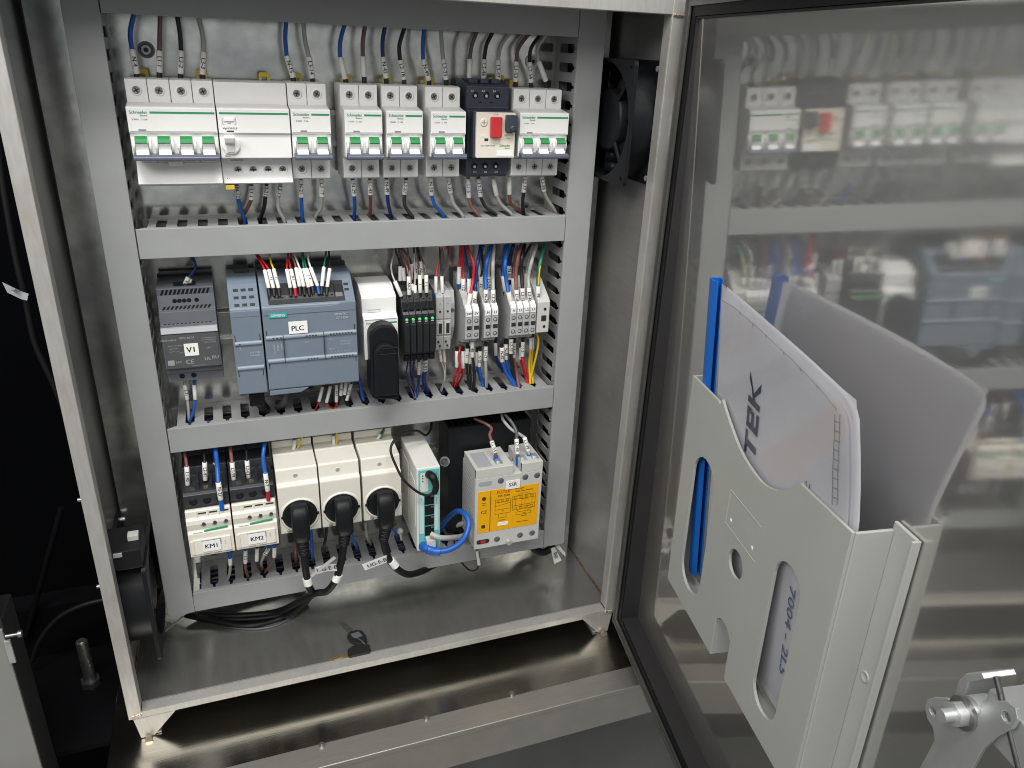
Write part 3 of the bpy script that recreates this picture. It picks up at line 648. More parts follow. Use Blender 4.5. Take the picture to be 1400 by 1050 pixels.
# opening with the terminal strip
def slope(y): return -59.5 - (10 - y) * (17.7 / 24)
op = [(8, slope(8) + 0.4), (-12.6, slope(-12.6) + 0.4), (-12.8, slope(-12.6) - 0.8), (8, slope(8) - 0.6)]
obj('terminal_opening', B().ext(op, 'x', x0 + 7, x1 - 10), 'plc dark', t)
tsb = obj('terminal_strip', B().ext([(2, slope(2) + 0.5), (2, slope(2) + 3.6), (-6.4, slope(-6.4) + 3.0), (-9, slope(-9) + 0.5)], 'x', x0 + 9, x0 + 72), 'relay black', t, 0.4)
obj('blank_strip', B().ext([(2, slope(2) + 0.5), (2, slope(2) + 2.6), (-6, slope(-6) + 2.2), (-9, slope(-9) + 0.5)], 'x', x0 + 72.6, x1 - 11.5), 'relay black', t, 0.4)
for i in range(14): obj('terminal_screw', B().cyl((x0 + 12 + 4.4 * i, -7.6, slope(-7.6) + 1.8), (x0 + 12 + 4.4 * i, -8.2, slope(-8.2) + 2.0), 1.1, n=8), 'zinc' if i % 3 == 0 else 'dark screw', tsb)
obj('brow', B().ext([(x0 + 0.4, -86), (x1 - 0.4, -86), (x1 - 0.4, -76.6), (x1 - 14, -77), (x1 - 24, -79.4), (x0 + 0.4, -79.4)], 'y', -15.6, -13.4), 'plc blue grey', t, 0.6)
for r_ in range(2):
    for c_ in range(2):
        y = 5 - r_ * 5.5; z = -63.1 - r_ * 4.1
        obj('vent_hole', B().ext([(y, z + 0.25), (y - 2.4, z - 1.5), (y - 2.2, z - 1.9), (y + 0.2, z - 0.1)], 'x', x1 - 16 + c_ * 7, x1 - 11.4 + c_ * 7), 'plc dark', t)
obj('rear_edge', B().box(x0, x1 - 1, 44, 52, -54.8, -51), 'plc dark', t)
bd = obj('maker_badge', B().box(x0 + 6, x0 + 23.4, -15.9, -15.5, -88.6, -84), 'teal badge', t)
obj('lettering', text('SIEMENS', 3.7, (x0 + 14.8, -16, -86.4)), 'print white', bd)
b = B(); text('SIMATIC', 3.6, (x1 - 15.5, -15.7, -89.4), b=b); text('S7-1200', 3.6, (x1 - 14.6, -15.7, -93.2), b=b)
obj('lettering', text('CPU 1212C', 2.4, (x1 - 12, -15.2, -119), b=text('DC/DC/DC', 2.2, (x1 - 12, -15.2, -122))), 'plc print', t)
for i, s in enumerate(('RUN/STOP', 'ERROR', 'MAINT')): text(s, 2.0, (x0 + 8.5 + 3.6 * i, -15.2, -122 + 1.2 * i), (0, 0, -1), (1, 0, 0), b=b)
for i in range(8): text('.%d' % i, 1.8, (x1 - 27 + 3 * i, -15.2, -112.6), b=b)
for i in range(6): text('.%d' % i, 1.8, (x1 - 27 + 3.4 * i, -15.2, -129.6), b=b)
obj('lettering', b, 'plc print', t); b = B(); text('DI a', 2.2, (x1 - 27, -15.2, -116), b=b); text('DQ a', 2.2, (x1 - 27, -15.2, -126.5), b=b); text('X50', 2.2, (x1 - 51, -15.2, -117), b=b)
obj('lettering', b, 'plc print', t)
hingebar(t, x0 + 1.5, x1 - 1, -109.6, [x0 + 8.5 + 3.6 * i for i in range(3)] + [x0 + 41 + 3 * i for i in range(4)] + [x1 - 27 + 3 * i for i in range(8)])
hingebar(t, x0 + 1.5, x1 - 1, -134.6, [x0 + 41 + 3 * i for i in range(4)] + [x1 - 27 + 3 * i for i in range(8)])
for x in (x0 + 18, x1 - 34): obj('groove', B().box(x - 0.25, x + 0.25, -17.3, -14.9, -137, -107.2), 'plc dark', t)
for z, s in ((-109.6, 1), (-134.6, -1)):
    for x in (x0 + 2.4, x1 - 2.4): obj('groove', B().box(x - 0.35, x + 0.35, -15.3, -14.9, min(z, z + s * 8), max(z, z + s * 8)), 'plc dark', t)
l = obj('name_label', B().box(at(394, 441, -15.6).x, at(420, 441, -15.6).x, -16.4, -15.8, -106.4, -93.6), 'label paper', t)
c_ = at(407, 449, -16.5)
obj('lettering', text('PLC', 7.4, (c_.x, -16.5, c_.z)), 'print dark', l)

# white module with the aerial
x0, x1 = 203.6, 240.2
t = thing('white_module', 'white stepped module half hidden behind the black aerial', 'module', (x0 + 18, 60, -149))
obj('housing', B().ext([(52, -71), (26, -71), (22, -72), (4, -79), (3, -81), (3, -97), (-3, -100.5), (-5, -101.5), (-5, -146.5), (6, -148), (52, -150)], 'x', x0, x1), 'white plastic', t, 0.6)
obj('front_frame', B().box(x0 + 1.5, x1 - 1.5, -5.5, -4.9, -101.9, -101.4), 'psu light', t)
obj('stripe', B().box(x0 + 18, x1 - 1.5, -5.5, -4.9, -106.4, -105.1), 'print green', t)
b = B(); text('Schneider', 3.0, (x0 + 8.6, -5.3, -105.6), b=b)
obj('lettering', b, 'print green', t)
obj('lid_mark', B().box(x0 + 6, x0 + 20, 2.6, 3.1, -96.4, -96), 'psu light', t)
obj('lid_mark', B().box(x0 + 6, x0 + 20, 2.6, 3.1, -93.6, -93.2), 'psu light', t)
b = B(); text('zelio', 2.2, (x0 + 4.6, -5.3, -112), b=b)
t = thing('aerial', 'black rounded magnetic aerial standing in front of the white module', 'aerial', (220, 20, -186))
def stad(x0, x1, z0, z1, r): return rrect(x0, x1, z0, z1, r, 8)
c0 = at(505, 445, -22); c1 = at(546.5, 543, -22)
obj('back_shell', B().ext([(c0.x, c1.z + 3), (c0.x + 3, c1.z)] + [(c1.x - 3, c1.z - 3), (c1.x, c1.z)] + [(c1.x, c0.z - 14)] + [((c0.x + c1.x) / 2 + (c1.x - c0.x) / 2 * math.cos(math.pi * i / 10), c0.z - 14 + 13 * math.sin(math.pi * i / 10)) for i in range(1, 10)] + [(c0.x, c0.z - 14)], 'y', -22, 6), 'black plastic', t, 2.5)
f0 = at(511, 472, -29); f1 = at(545, 542, -29)
obj('front_shell', B().ext([(f0.x, f1.z + 2), (f1.x, f1.z + 1), (f1.x, f0.z - 12)] + [((f0.x + f1.x) / 2 + (f1.x - f0.x) / 2 * math.cos(math.pi * i / 10), f0.z - 12 + 12 * math.sin(math.pi * i / 10)) for i in range(1, 10)] + [(f0.x, f0.z - 12)], 'y', -29, -21), 'black plastic', t, 2.2)
g0 = at(519, 478, -30)
obj('grip_ridge', B().box(g0.x, g0.x + 20, -29.6, -28.8, g0.z - 6.4, g0.z - 5.8).box(g0.x, g0.x + 20, -29.6, -28.8, g0.z, g0.z + 0.5), 'plc dark', t)

# five slim black relays
for i in range(5):
    xa = 245.4 + i * 7.0; xb = xa + 6.7; zo = -0.25 * i + 0.3
    t = thing('interface_relay', 'slim black relay with a green light, %s of five beside the aerial' % ('leftmost', 'second', 'middle', 'fourth', 'rightmost')[i], 'relay', (xa + 3, 60, -153), 'slim black relays')
    obj('housing', B().ext([(52, -74), (16, -74), (8, -77), (6, -80), (2, -90), (-6, -99), (-9, -100), (-9, -143), (-6, -145), (-4, -152), (52, -154)], 'x', xa, xb), 'relay black', t, 0.4)
    obj('retainer', B().ext([(-9.2, -107.8), (-10.6, -108.6), (-10.6, -141), (-9.2, -142)], 'x', xa + 0.7, xb - 0.7), 'relay black', t, 0.3)
    obj('indicator', B().lathe([(1.7, 0), (1.6, 1.0), (0.8, 1.8)], (xa + 3.35, -9, -103.4), (0, -1, 0), 12), 'led green', t)
    obj('light_mark', B().box(xa + 2, xa + 4.8, -9.3, -8.9, -106.6, -105.8), 'print white', t)
    obj('screw', B().cyl((xa + 3.3, 4.6, -84.6), (xa + 3.3, 3.4, -85.1), 1.5, n=10), 'screw steel', t)
    obj('latch_lever', B().ext([(-5.8, -144.4), (-8.2, -145.4), (-7.4, -151.4), (-4, -151.6)], 'x', xa + 0.6, xb - 0.5), 'black plastic', t, 0.3)
    obj('ledge', B().ext([(3.4, -87.4), (-5, -93.4), (-5, -94), (3, -89)], 'x', xa + 0.5, xb - 0.5), 'black plastic', t)
# two fuse terminals
for i in range(2):
    xa = 286 + i * 8.6; xb = xa + 8.2
    t = thing('fuse_terminal', 'tall flat grey fuse terminal, %s of the pair right of the black relays' % ('left' if i == 0 else 'right'), 'terminal', (xa + 4, 60, -150), 'grey fuse terminals')
    obj('housing', B().ext([(52, -78), (20, -82), (11, -86), (10, -87), (10, -112), (11.2, -112.4), (11.2, -113.6), (10, -114), (10, -131), (11.2, -131.4), (11.2, -132.4), (10, -133), (12, -149), (20, -152), (52, -156)], 'x', xa, xb), 'terminal grey', t, 0.4)
    fr = obj('lever_frame', B().box(xa + 1, xb - 1, 8.9, 10.1, -130, -115.4), 'relay grey', t, 0.3)
    obj('lever_gap', B().box(xa + 2.4, xb - 2, 8.6, 8.9, -128.6, -117), 'plc dark', fr)
    for z in (-103.5, -139, -144): obj('test_hole', B().cyl((xa + 4.3 - (1.8 if z == -139 else 0), 10.4, z), (xa + 4.3 - (1.8 if z == -139 else 0), 9.6 if z > -110 else 10, z), 1.25, n=10), 'plc dark', t)
    obj('arrow_mark', text('A', 3.2, (xa + 4.3, 9.8, -94.5)), 'print grey', t)
obj_end = thing('end_bracket', 'grey end bracket of the rail just right of the fuse terminals', 'bracket', (311, 60, -140))
obj('housing', B().ext([(52, -82), (30, -86), (26, -100), (26, -128), (34, -146), (52, -148)], 'x', 306, 311.5), 'relay grey', obj_end, 0.6)
obj('screw', B().cyl((308.7, 26.2, -108), (308.7, 25.2, -108), 2.2, n=10), 'screw steel', obj_end)
# feed-through terminals
def terminal(xa, w, tagtxt, label, dz=0, side=False):
    xb = xa + w - 0.4
    t = thing('terminal_block', label, 'terminal', (xa + w / 2, 60, -156), 'grey rail terminals with white tags')
    prof = [(52, -70), (44, -70), (40, -76), (30, -79), (28, -84), (12, -92), (8, -97), (2, -101), (0, -103), (0, -135), (8, -138), (10, -142), (28, -146), (30, -152), (52, -158)]
    obj('housing', B().ext([(y, z + dz) for y, z in prof], 'x', xa, xb), 'terminal grey', t, 0.35)
    tg = obj('tag', B().ext([(6, -96 + dz), (1, -99.6 + dz), (-0.6, -101.6 + dz), (-0.6, -108.5 + dz), (2, -108.8 + dz), (6, -104 + dz)], 'x', xa + 0.8, xb - 0.6), 'terminal tag', t, 0.3)
    obj('lettering', text(tagtxt, 4.0, ((xa + xb) / 2 + 0.2, -0.75, -105 + dz)), 'print dark', tg)
    for z in (-113.6, -130): 
        s_ = obj('screw', B().cyl(((xa + xb) / 2 + 0.4, 0.1, z + dz), ((xa + xb) / 2 + 0.4, -0.3, z + dz), 2.4, n=14), 'print dark', t)
        obj('screw_face', B().cyl(((xa + xb) / 2 + 0.2, -0.3, z + dz + 0.2), ((xa + xb) / 2 + 0.2, -0.5, z + dz + 0.2), 1.6, n=12), 'terminal grey', s_)
    obj('bridge_slot', B().box(xa + 1.8, xb - 0.6, -0.3, 0.4, -124 + dz, -119.4 + dz), 'plc dark', t)
    obj('entry', B().cyl(((xa + xb) / 2, 34, -78.4 + dz), ((xa + xb) / 2, 34, -77.6 + dz), 2.4, n=10), 'plc dark', t)
    obj('entry', B().cyl(((xa + xb) / 2, 18, -144.6 + dz), ((xa + xb) / 2, 18, -145.2 + dz), 2.4, n=10), 'plc dark', t)
terminal(316.4, 8.3, '24V', 'grey terminal tagged 24V, left of the first pair', 0)
terminal(324.9, 8.3, '0V', 'grey terminal tagged 0V, right of the first pair', 0)
terminal(338.6, 8.3, 'N', 'grey terminal tagged N in the middle pair', 0)
terminal(347.1, 8.3, 'L3', 'grey terminal tagged L3 in the middle pair', 0)
for i, s in enumerate(('N', 'L1', 'L2', 'L3')):
    terminal(369.2 + 7.9 * i, 7.9, s, 'grey terminal tagged %s in the group of four near the right duct' % s, 0)
xa, xb = 402.2, 417
t = thing('earth_terminal', 'wide pale grey earth terminal at the right end of its row', 'terminal', (409, 60, -150))
obj('housing', B().ext([(52, -74), (30, -78), (10, -90), (2, -95), (0, -98), (0, -134), (10, -138), (52, -156)], 'x', xa, xb), 'relay grey', t, 0.5)
obj('hole', B().cyl((xa + 9, -0.4, -106), (xa + 9, 0.2, -106), 1.7, n=12), 'plc dark', t)
obj('hole', B().box(xa + 5, xa + 11, -0.5, 0.2, -120, -113.5), 'plc dark', t)
obj('hole', B().cyl((xa + 9, -0.4, -127), (xa + 9, 0.2, -127), 1.7, n=12), 'plc dark', t)

# ================================================================== bottom row
def contactor(x0, name, label):
    x1 = x0 + 44.6
    t = thing('contactor', label, 'contactor', (x0 + 22, 60, -352), 'black and cream contactors')
    obj('base', B().ext([(52, -248), (34, -248), (34, -256), (12, -258), (10, -268), (-17, -272.5), (-20, -274.5), (-20, -290), (-22, -291), (-22, -342), (6, -352), (52, -356)], 'x', x0, x1), 'contactor black', t, 0.7)
    for i in range(3):
        xc = x0 + 9 + 13.2 * i
        obj('screw_well', B().lathe([(4.2, 0), (4.0, 0.3), (0.1, 0.3)], (xc + 0.6, -20, -282.5), (0, -1, 0), 18), 'black plastic', t)
        obj('divider', B().box(xc + 5.6, xc + 7.6, -14, 9, -272, -262), 'contactor black', t, 0.4)
        obj('terminal_clamp', B().box(xc - 1.5, xc + 3, -12, -10, -271.6, -270), 'brass' if i == 1 else 'screw steel', t)
    top = obj('coil_cover', B().ext([(-21.8, -289.2), (-25, -288.6), (-27.4, -289.4), (-27.4, -297), (-30, -299), (-30.5, -304), (-28.6, -312), (-31, -315), (-31, -343), (-29, -344.4), (-21.8, -345)], 'x', x0 + 0.4, x1), 'contactor cream', t, 0.6)
    for i in range(3):
        xc = x0 + 16.4 + 11 * i
        obj('terminal_gap', B().box(xc - 3.6, xc + 4.4, -27.7, -27.2, -293.4, -291.8), 'plc dark', t)
        obj('gap_divider', B().box(xc - 5.2, xc - 4.6, -28.2, -27.3, -297, -289.4), 'contactor cream', t)
        obj('screw_well', B().lathe([(3.0, 0), (2.9, 0.3), (0.1, 0.35)], (xc + 0.4, -30, -304.4), (0, -1, 0), 16), 'psu light', t)
        obj('screw', B().cyl((xc + 0.9, -30.3, -304), (xc + 0.9, -30.8, -304), 1.9, n=10), 'dark screw', t)
        obj('lower_well', B().ext([(xc + 0.5 + 3.6 * math.cos(a * math.pi / 8), -341.6 + 2.2 * math.sin(a * math.pi / 8)) for a in range(9)], 'y', -31.5, -30.8), 'psu light', t)
    obj('stripe', B().ext([(x0 + 16.6, -313.6), (x1 - 4.4, -311.6), (x1 - 4.4, -310.6), (x0 + 16.6, -312.4)], 'y', -31, -28.6), 'print green', t)
    obj('lettering', text('Schneider', 2.6, (x0 + 10.5, -31.1, -313.4)), 'print green', t)
    lid = obj('front_lid', B().box(x0 + 4.4, x1 - 3, -32.4, -30.8, -340, -322), 'contactor cream', t, 0.4)
    obj('lid_window', B().box(x0 + 2, x0 + 5.2, -33, -31, -339.4, -323), 'beige front', t, 0.3)
    l = obj('name_label', B().box(x0 + 13.4, x0 + 31.2, -33.4, -32.6, -337, -324), 'label paper', t)
    obj('label_rim', B().box(x0 + 13, x0 + 32, -33.1, -32.3, -324, -323.2).box(x0 + 31.3, x0 + 32, -33.1, -32.3, -330, -324), 'print grey', t)
    obj('lettering', text(name, 7.2, (x0 + 22.3, -33.5, -330.8)), 'print dark', l)
    obj('lettering', text('LC1D', 2.0, (x1 - 8.4, -32.5, -329), (0, 0, 1), (-1, 0, 0)), 'print grey', lid)
contactor(7.6, 'KM1', 'left contactor with a black rear half and a KM1 label')
contactor(53.4, 'KM2', 'second contactor with a black rear half and a KM2 label')

def socket(x0, label):
    x1 = x0 + 43.6; xc = x0 + 21.8 ; zc = -314
    t = thing('power_socket', label, 'socket', (xc, 60, -345), 'cream rail sockets')
    obj('rear_block', B().ext([(50, -246), (24, -246), (24, -254), (50, -254)], 'x', x0, x1 - 0.6).box(x0, x1 - 0.6, 26, 50, -256, -254), 'cream plastic', t, 0.5)
    obj('housing', B().ext([(50, -256), (14, -256.4), (13, -258.2), (-16, -258.8), (-18, -260), (-20, -274.6), (-24.6, -276.6), (-25, -278), (-25, -336), (-16, -339.6), (50, -342)], 'x', x0, x1), 'cream plastic', t, 0.7)
    obj('screw_hole', B().lathe([(2.8, 0), (2.6, 0.25), (0.1, 0.3)], (xc - 1.5, -19.2, -267.5), (0, -1, 0), 16), 'beige front', t)
    obj('hole_shadow_cup', B().lathe([(2.2, 0), (0.1, 0.05)], (xc - 1.5, -19.75, -267.3), (0, -1, 0), 14), 'hole shade beige', t)
    obj('screw_hole', B().lathe([(2.6, 0), (2.5, 0.25), (0.1, 0.3)], (x0 + 9, -25, -333), (0, -1, 0), 14), 'hole shade beige', t)
    rg = obj('ring', B().lathe([(20.9, 0), (20.9, 0.8), (20.2, 1.5), (19.0, 1.5), (18.6, 0.4)], (xc, -25, zc), (0, -1, 0), 40), 'cream plastic', t)
    obj('well', B().lathe([(18.9, 0), (18.8, 0.5), (0.1, 0.5)], (xc, -25.1, zc), (0, -1, 0), 36), 'black plastic', t)
    for s in (-1, 1):
        obj('earth_clip', B().box(xc + s * 18.6 - 1.6, xc + s * 18.6 + 1.6, -27.4, -26.2, zc - 1.4, zc + 1.4), 'black plastic', t)
    obj('earth_mark', text('-', 3, (xc + 2, -25.6, zc + 22.2)), 'print grey', t)
    return xc, zc
def plug(xc, zc, label, path, r=4.1, tagpos=None):
    t = thing('power_plug', label, 'plug', (xc, -25, zc), 'black angled plugs')
    obj('plug_disc', B().lathe([(17.6, -4), (17.6, 3), (16.8, 4)], (xc, -24, zc), (0, -1, 0), 30), 'black plastic', t)
    prof = [(9.4, -27), (9.4, -37), (8.2, -43), (-8.2, -43), (-9.4, -37), (-9.4, -27)]
    b = B(); secs = []
    zs = [(zc + 17.5, 0.84, -29, 6), (zc + 15, 0.95, -29, 13), (zc + 7, 1.0, -28, 18), (zc - 4, 1.0, -28, 19), (zc - 14, 0.98, -28, 18.5), (zc - 22, 0.94, -29, 17), (zc - 25, 0.82, -31, 13)]
    n = 16; vs = []
    for z, kx, yb, d in zs:
        for i in range(n):
            a = 2 * math.pi * i / n; ca, sa = math.cos(a), math.sin(a)
            sx = math.copysign(abs(ca) ** 0.55, ca); sy = math.copysign(abs(sa) ** 0.55, sa)
            vs.append((xc + 9.6 * kx * sx, yb - d / 2 - d / 2 * sy, z))
    m = len(zs)
    b.add(vs, [(k * n + i, k * n + (i + 1) % n, (k + 1) * n + (i + 1) % n, (k + 1) * n + i) for k in range(m - 1) for i in range(n)], True)
    b.add(vs[:n] + vs[-n:], [tuple(range(n))[::-1], tuple(range(n, 2 * n))])
    obj('plug_body', b, 'black plastic', t)
    e = Vector(path[0]); e1 = Vector(path[1]); d = (e1 - e).normalized()
    st = e + Vector((0, 0, 1))
    b = B(); top = Vector((xc, -37.5, zc - 24)); dd = (e - top)
    for i in range(4):
        b.lathe([(4.2, 0), (7.0 - 0.3 * i, 0.4), (7.0 - 0.3 * i, dd.length / 4 - 1.3), (4.2, dd.length / 4 - 0.4)], top + dd * (i / 4), dd, 16)
    obj('strain_relief', b, 'black plastic', t)
    obj('cable', B().tube(spline([top + dd * 0.8] + [Vector(p) for p in path], 8), r, 12), 'black rubber', t)
    return t
s1 = socket(101.0, 'cream rail socket nearest the contactors, left of three')
s2 = socket(146.2, 'middle cream rail socket of the three')
s3 = socket(192.4, 'right cream rail socket, beside the white network switch')
plug(s1[0] - 1, s1[1], 'black angled plug in the left cream socket', [at(416, 757, -37.5), at(418, 780, -37), at(422, 800, -34), at(424, 815, -12), atz(392, 842, -494), atz(340, 856, -497), atz(288, 847, -494), atz(262, 842, -491), atz(236, 836, -488)])
plug(s2[0] + 0.5, s2[1], 'black angled plug in the middle cream socket', [at(470, 745, -37.5), at(467, 765, -39), at(460, 790, -40), at(447, 808, -34), at(426, 813, -20), atz(380, 836, -488), atz(320, 842, -492), atz(275, 838, -491), atz(238, 830, -489)])
plug(s3[0] + 1, s3[1], 'black angled plug in the right cream socket', [at(524, 738, -37.5), at(528, 755, -38), at(537, 772, -36), at(556, 785, -24), at(577, 781, -5), at(600, 770, 22), at(640, 760, 50)])
# white sleeves and printed flags on two plug cables
for (px, py), (qx, qy), y, s_, flag, lab in (((419.5, 790), (421.5, 799), -36.6, 4.9, ((424, 789), (458, 762)), 'first'), ((463, 785), (459, 794), -40, 4.9, ((432, 781), (460, 776)), 'second'), ((534, 766), (541, 774), -37.4, 4.9, ((497, 776), (531, 763)), 'third')):
    t = thing('cable_flag', 'white UG-E-B flag wrapped round the cable of the %s plug from the left' % lab, 'cable tag', at(px, py, y), 'white flags on the plug cables')
    a, b2 = at(px, py, y), at(qx, qy, y)
    obj('band', B().cyl(a, b2, s_, n=14), 'label paper', t)
    f0, f1 = at(*flag[0], y - 1), at(*flag[1], y - 4 if lab != 'first' else y - 16)
    d = (f1 - f0).normalized(); upv = Vector((0, -0.15, 1)); upv = (upv - d * upv.dot(d)).normalized()
    hh = 5.4 if lab != 'first' else 1.8
    if lab == 'second':
        c = [f0 + (f1 - f0) * (i / 6) + upv * (2.2 * math.sin(math.pi * i / 6)) for i in range(7)]
    else: c = [f0 + (f1 - f0) * (i / 6) for i in range(7)]
    vs = [p - upv * hh for p in c] + [p + upv * hh for p in c]
    bb = B().add(vs + [v + Vector((0, 0.5, 0)) for v in vs], [(i, i + 1, 8 + i, 7 + i) for i in range(6)] + [(21 + i, 22 + i, 15 + i, 14 + i) for i in range(6)] + [(0, 7, 21, 14), (6, 20, 27, 13)])
    fl_ = obj('flag', bb, 'label paper' if lab != 'first' else 'relay grey', t)
    if lab == 'first': continue
    mid = (f0 + f1) / 2 + upv * (1.8 if lab == 'second' else 0) - Vector((0, 1.0, 0)) + d * (1 if lab == 'third' else 1)
    obj('lettering', text('UG-E-B', 8.0, mid, d, upv, sx=0.92), 'print dark', fl_)

# network switch
x0, x1, yf, zt, zb = 249.4, 276.6, -45.0, -266.0, -376.6
t = thing('network_switch', 'slim white network switch with a teal front panel', 'network switch', (263, 60, zb))
obj('housing', B().box(x0, x1, yf + 1, 36, zb, zt), 'switch white', t, 1.2)
obj('rail_clip', B().box(x0 + 1, x1 - 2, 36, 50, -345, -290), 'switch white', t, 0.8)
for i in range(26):
    z = -282 - i * 3.1
    obj('side_rib', B().box(x0 - 0.7, x0, -4, 32 - (8 if 8 < i < 20 else 0), z, z + 1.6), 'switch white', t)
obj('side_panel', B().ext(rrect(-38, -8, -352, -286, 10, 5), 'x', x0 - 0.5, x0), 'switch white', t)
fp = obj('front_panel', B().box(x0 + 2, x1 - 1.6, yf - 0.2, yf + 1, zb + 4, zt - 2.4), 'teal front', t, 0.3)
obj('pale_print', B().box(x0 + 2.6, x0 + 8, yf - 0.5, yf - 0.1, -352, -300).box(x1 - 7, x1 - 2.2, yf - 0.5, yf - 0.1, -350, -303), 'teal pale', fp)
obj('lamp_panel', B().box(x0 + 4, x0 + 13, yf - 0.5, yf - 0.1, -296, -272), 'switch white', fp)
for z in (-275, -278.5, -282): obj('status_light', B().cyl((x0 + 6.5, yf - 0.4, z), (x0 + 6.5, yf - 0.9, z), 0.8, n=8), 'print dark', t)
obj('lettering', text('PWR', 2.0, (x1 - 5, yf - 0.6, -274), (0, 0, -1), (1, 0, 0), b=text('Link', 2.2, (x0 + 5, yf - 0.6, -305), (0, 0, -1), (1, 0, 0), b=text('Ethernet', 2.6, (x1 - 4.4, yf - 0.6, -310), (0, 0, -1), (1, 0, 0)))), 'print grey', fp)
for i in range(5):
    z = -301 - i * 14
    pt = obj('port', B().box(x0 + 8.6, x1 - 7.6, yf - 0.8, yf - 0.1, z - 12.6, z), 'black plastic', t, 0.2)
    obj('port_lip', B().box(x0 + 16, x1 - 8.2, yf - 1.1, yf - 0.8, z - 3, z - 0.8), 'psu grey', pt)
# power lead of the switch
t = thing('power_lead', 'thin black lead plugged into the top of the network switch', 'lead', at(590, 660, -48))
obj('plug', B().tube(spline([at(586, 648, -47), at(592, 653, -56), at(596, 664, -56), at(594, 674, -55)]), [4.6, 4.8, 4.8, 4.7, 4.6, 4.6, 4.5, 4.4, 4.3, 4.2, 4.2, 4.0, 3.9, 3.8, 3.7, 3.6, 3.5, 3.4, 3.2][:len(spline([1 * Vector((0, 0, 0))] * 4))], 12), 'black rubber', t)
obj('cable', B().tube(spline([at(594, 672, -55), at(584, 677, -54), at(570, 672, -52), at(552, 656, -46), at(541, 636, -38), at(534, 615, -30), at(541, 600, -22), at(555, 591, -12), at(570, 589, -2), at(582, 595, 8), at(589, 586, 18), at(590, 572, 26)], 6), 1.5, 8), 'black rubber', t)
# network cables
t = thing('network_cable', 'bright blue network cable looping out of the lowest switch port', 'network cable', at(580, 748, -50))
pz = at(583, 750, -52)
obj('connector_boot', B().tube(spline([at(577, 746, -46), at(584, 750, -54), at(594, 754, -58), at(602, 754, -60)]), 5.2, 12), 'wire blue', t, 0)
bt = B()
for q in ((585, 750), (590, 752), (595, 753)): bt.lathe([(5.4, -0.8), (6.2, 0), (5.4, 0.8)], at(*q, -55.5), at(602, 754, -60) - at(577, 746, -46), 14)
obj('boot_rib', bt, 'wire blue', t)
obj('sheath', B().tube(spline([at(598, 754, -59), at(612, 752, -61), at(627, 744, -58), at(637, 731, -50), at(641, 716, -42), at(636, 703, -30), at(625, 699, -14), at(614, 707, 4), at(604, 720, 22), at(598, 730, 34)], 7), 3.4, 12), 'wire blue', t)
t = thing('network_cable', 'grey network cable in the port above the blue one', 'network cable', at(588, 725, -50))
obj('clear_connector', B().box(x0 + 9, x1 - 8, -56, -45.6, -366, -356), 'clear plug', t, 0.8)
obj('sheath', B().tube(spline([at(589, 730, -52), at(602, 735, -58), at(618, 735, -50), at(632, 733, -30), at(644, 726, -8), at(634, 716, 10), at(614, 722, 26)], 7), 3.2, 12), 'wire grey', t)
t = thing('sensor_lead', 'thin black lead hanging below the relay module with a white sleeve', 'lead', at(640, 770, 0))
obj('sheath', B().tube(spline([at(620, 728, 10), at(622, 745, 6), at(628, 764, 2), at(641, 779, -2), at(652, 778, -4), at(655, 765, -4), at(652, 752, -2), at(637, 745, 4)], 7), 1.1, 8), 'black rubber', t)
obj('marker', B().cyl(at(652, 753, -3), at(655, 772, -4.4), 2.1, n=10), 'marker sleeve', t)

# heat sink and solid state relay
t = thing('heat_sink', 'black finned heat sink behind the yellow-faced relay', 'heat sink', (355, 60, -400))
obj('base_plate', B().box(303, 408, 15.5, 22, -402, -253), 'black plastic', t, 0.5)
for i in range(15): obj('fin', B().box(303 + i * 7.35, 305 + i * 7.35, 22, 59, -402, -253), 'black plastic', t)
obj('screw', B().cyl(at(608, 631, 14), at(608, 631, 14) + Vector((0, -3, 0)), 4.4, 3.6, n=14), 'screw steel', t)
obj('washer', B().cyl(at(608, 631, 15.2), at(608, 631, 14), 6.2, n=16), 'dark screw', t)
t = thing('solid_state_relay', 'white solid state relay with a big yellow label and SSR sticker', 'solid state relay', (363, 15, -394))
x0, x1, yf, zt, zb = 320.8, 404.6, -38.0, -282.6, -393.6
sec = lambda z: None
b = B().box(x0, x0 + 46, yf + 0.5, 10, zt - 12, zt).box(x0 + 57, x1, yf + 0.5, 10, zt - 12, zt)
obj('terminal_head', b, 'relay grey', t, 0.5)
obj('housing', B().box(x0, x1, yf, 15, zb, zt - 12.2), 'relay grey', t, 0.6)
obj('terminal_front', B().box(x0, x0 + 46, yf, yf + 4, zt - 12.2, zt - 0.2).box(x0 + 57, x1, yf, yf + 4, zt - 12.2, zt - 0.2), 'relay grey', t, 0.4)
for i in range(18): obj('side_groove', B().box(x0 - 0.35, x0 + 0.1, yf + 3, 12, zb + 8 + i * 5.4, zb + 9.4 + i * 5.4), 'psu light', t)
pan = obj('yellow_label', B().box(x0 + 3.2, x1 - 4, yf - 0.5, yf, -370.4, -312.4), 'ssr yellow', t)
ly = yf - 0.6
obj('divider_line', B().box(x0 + 18.6, x0 + 19.3, ly - 0.1, ly + 0.1, -369.6, -313.2), 'ssr print', pan)
obj('lettering', text('FOTEK', 6.0, (x0 + 35, ly, -317), sx=0.95), 'print red', pan)
b = B(); text('ESR-250A', 3.8, (x0 + 35.6, ly, -322.2), b=b); text('Tri-Phase', 3.0, (x0 + 55, ly, -315.4), b=b); text('Solid State Module', 3.0, (x0 + 61.5, ly, -319), b=b)
text('CE', 6.4, (x0 + 11, ly, -341.5), b=b); text('Input', 2.4, (x0 + 10.6, ly, -328.6), b=b); text('LED', 2.2, (x0 + 10.6, ly, -331.6), b=b)
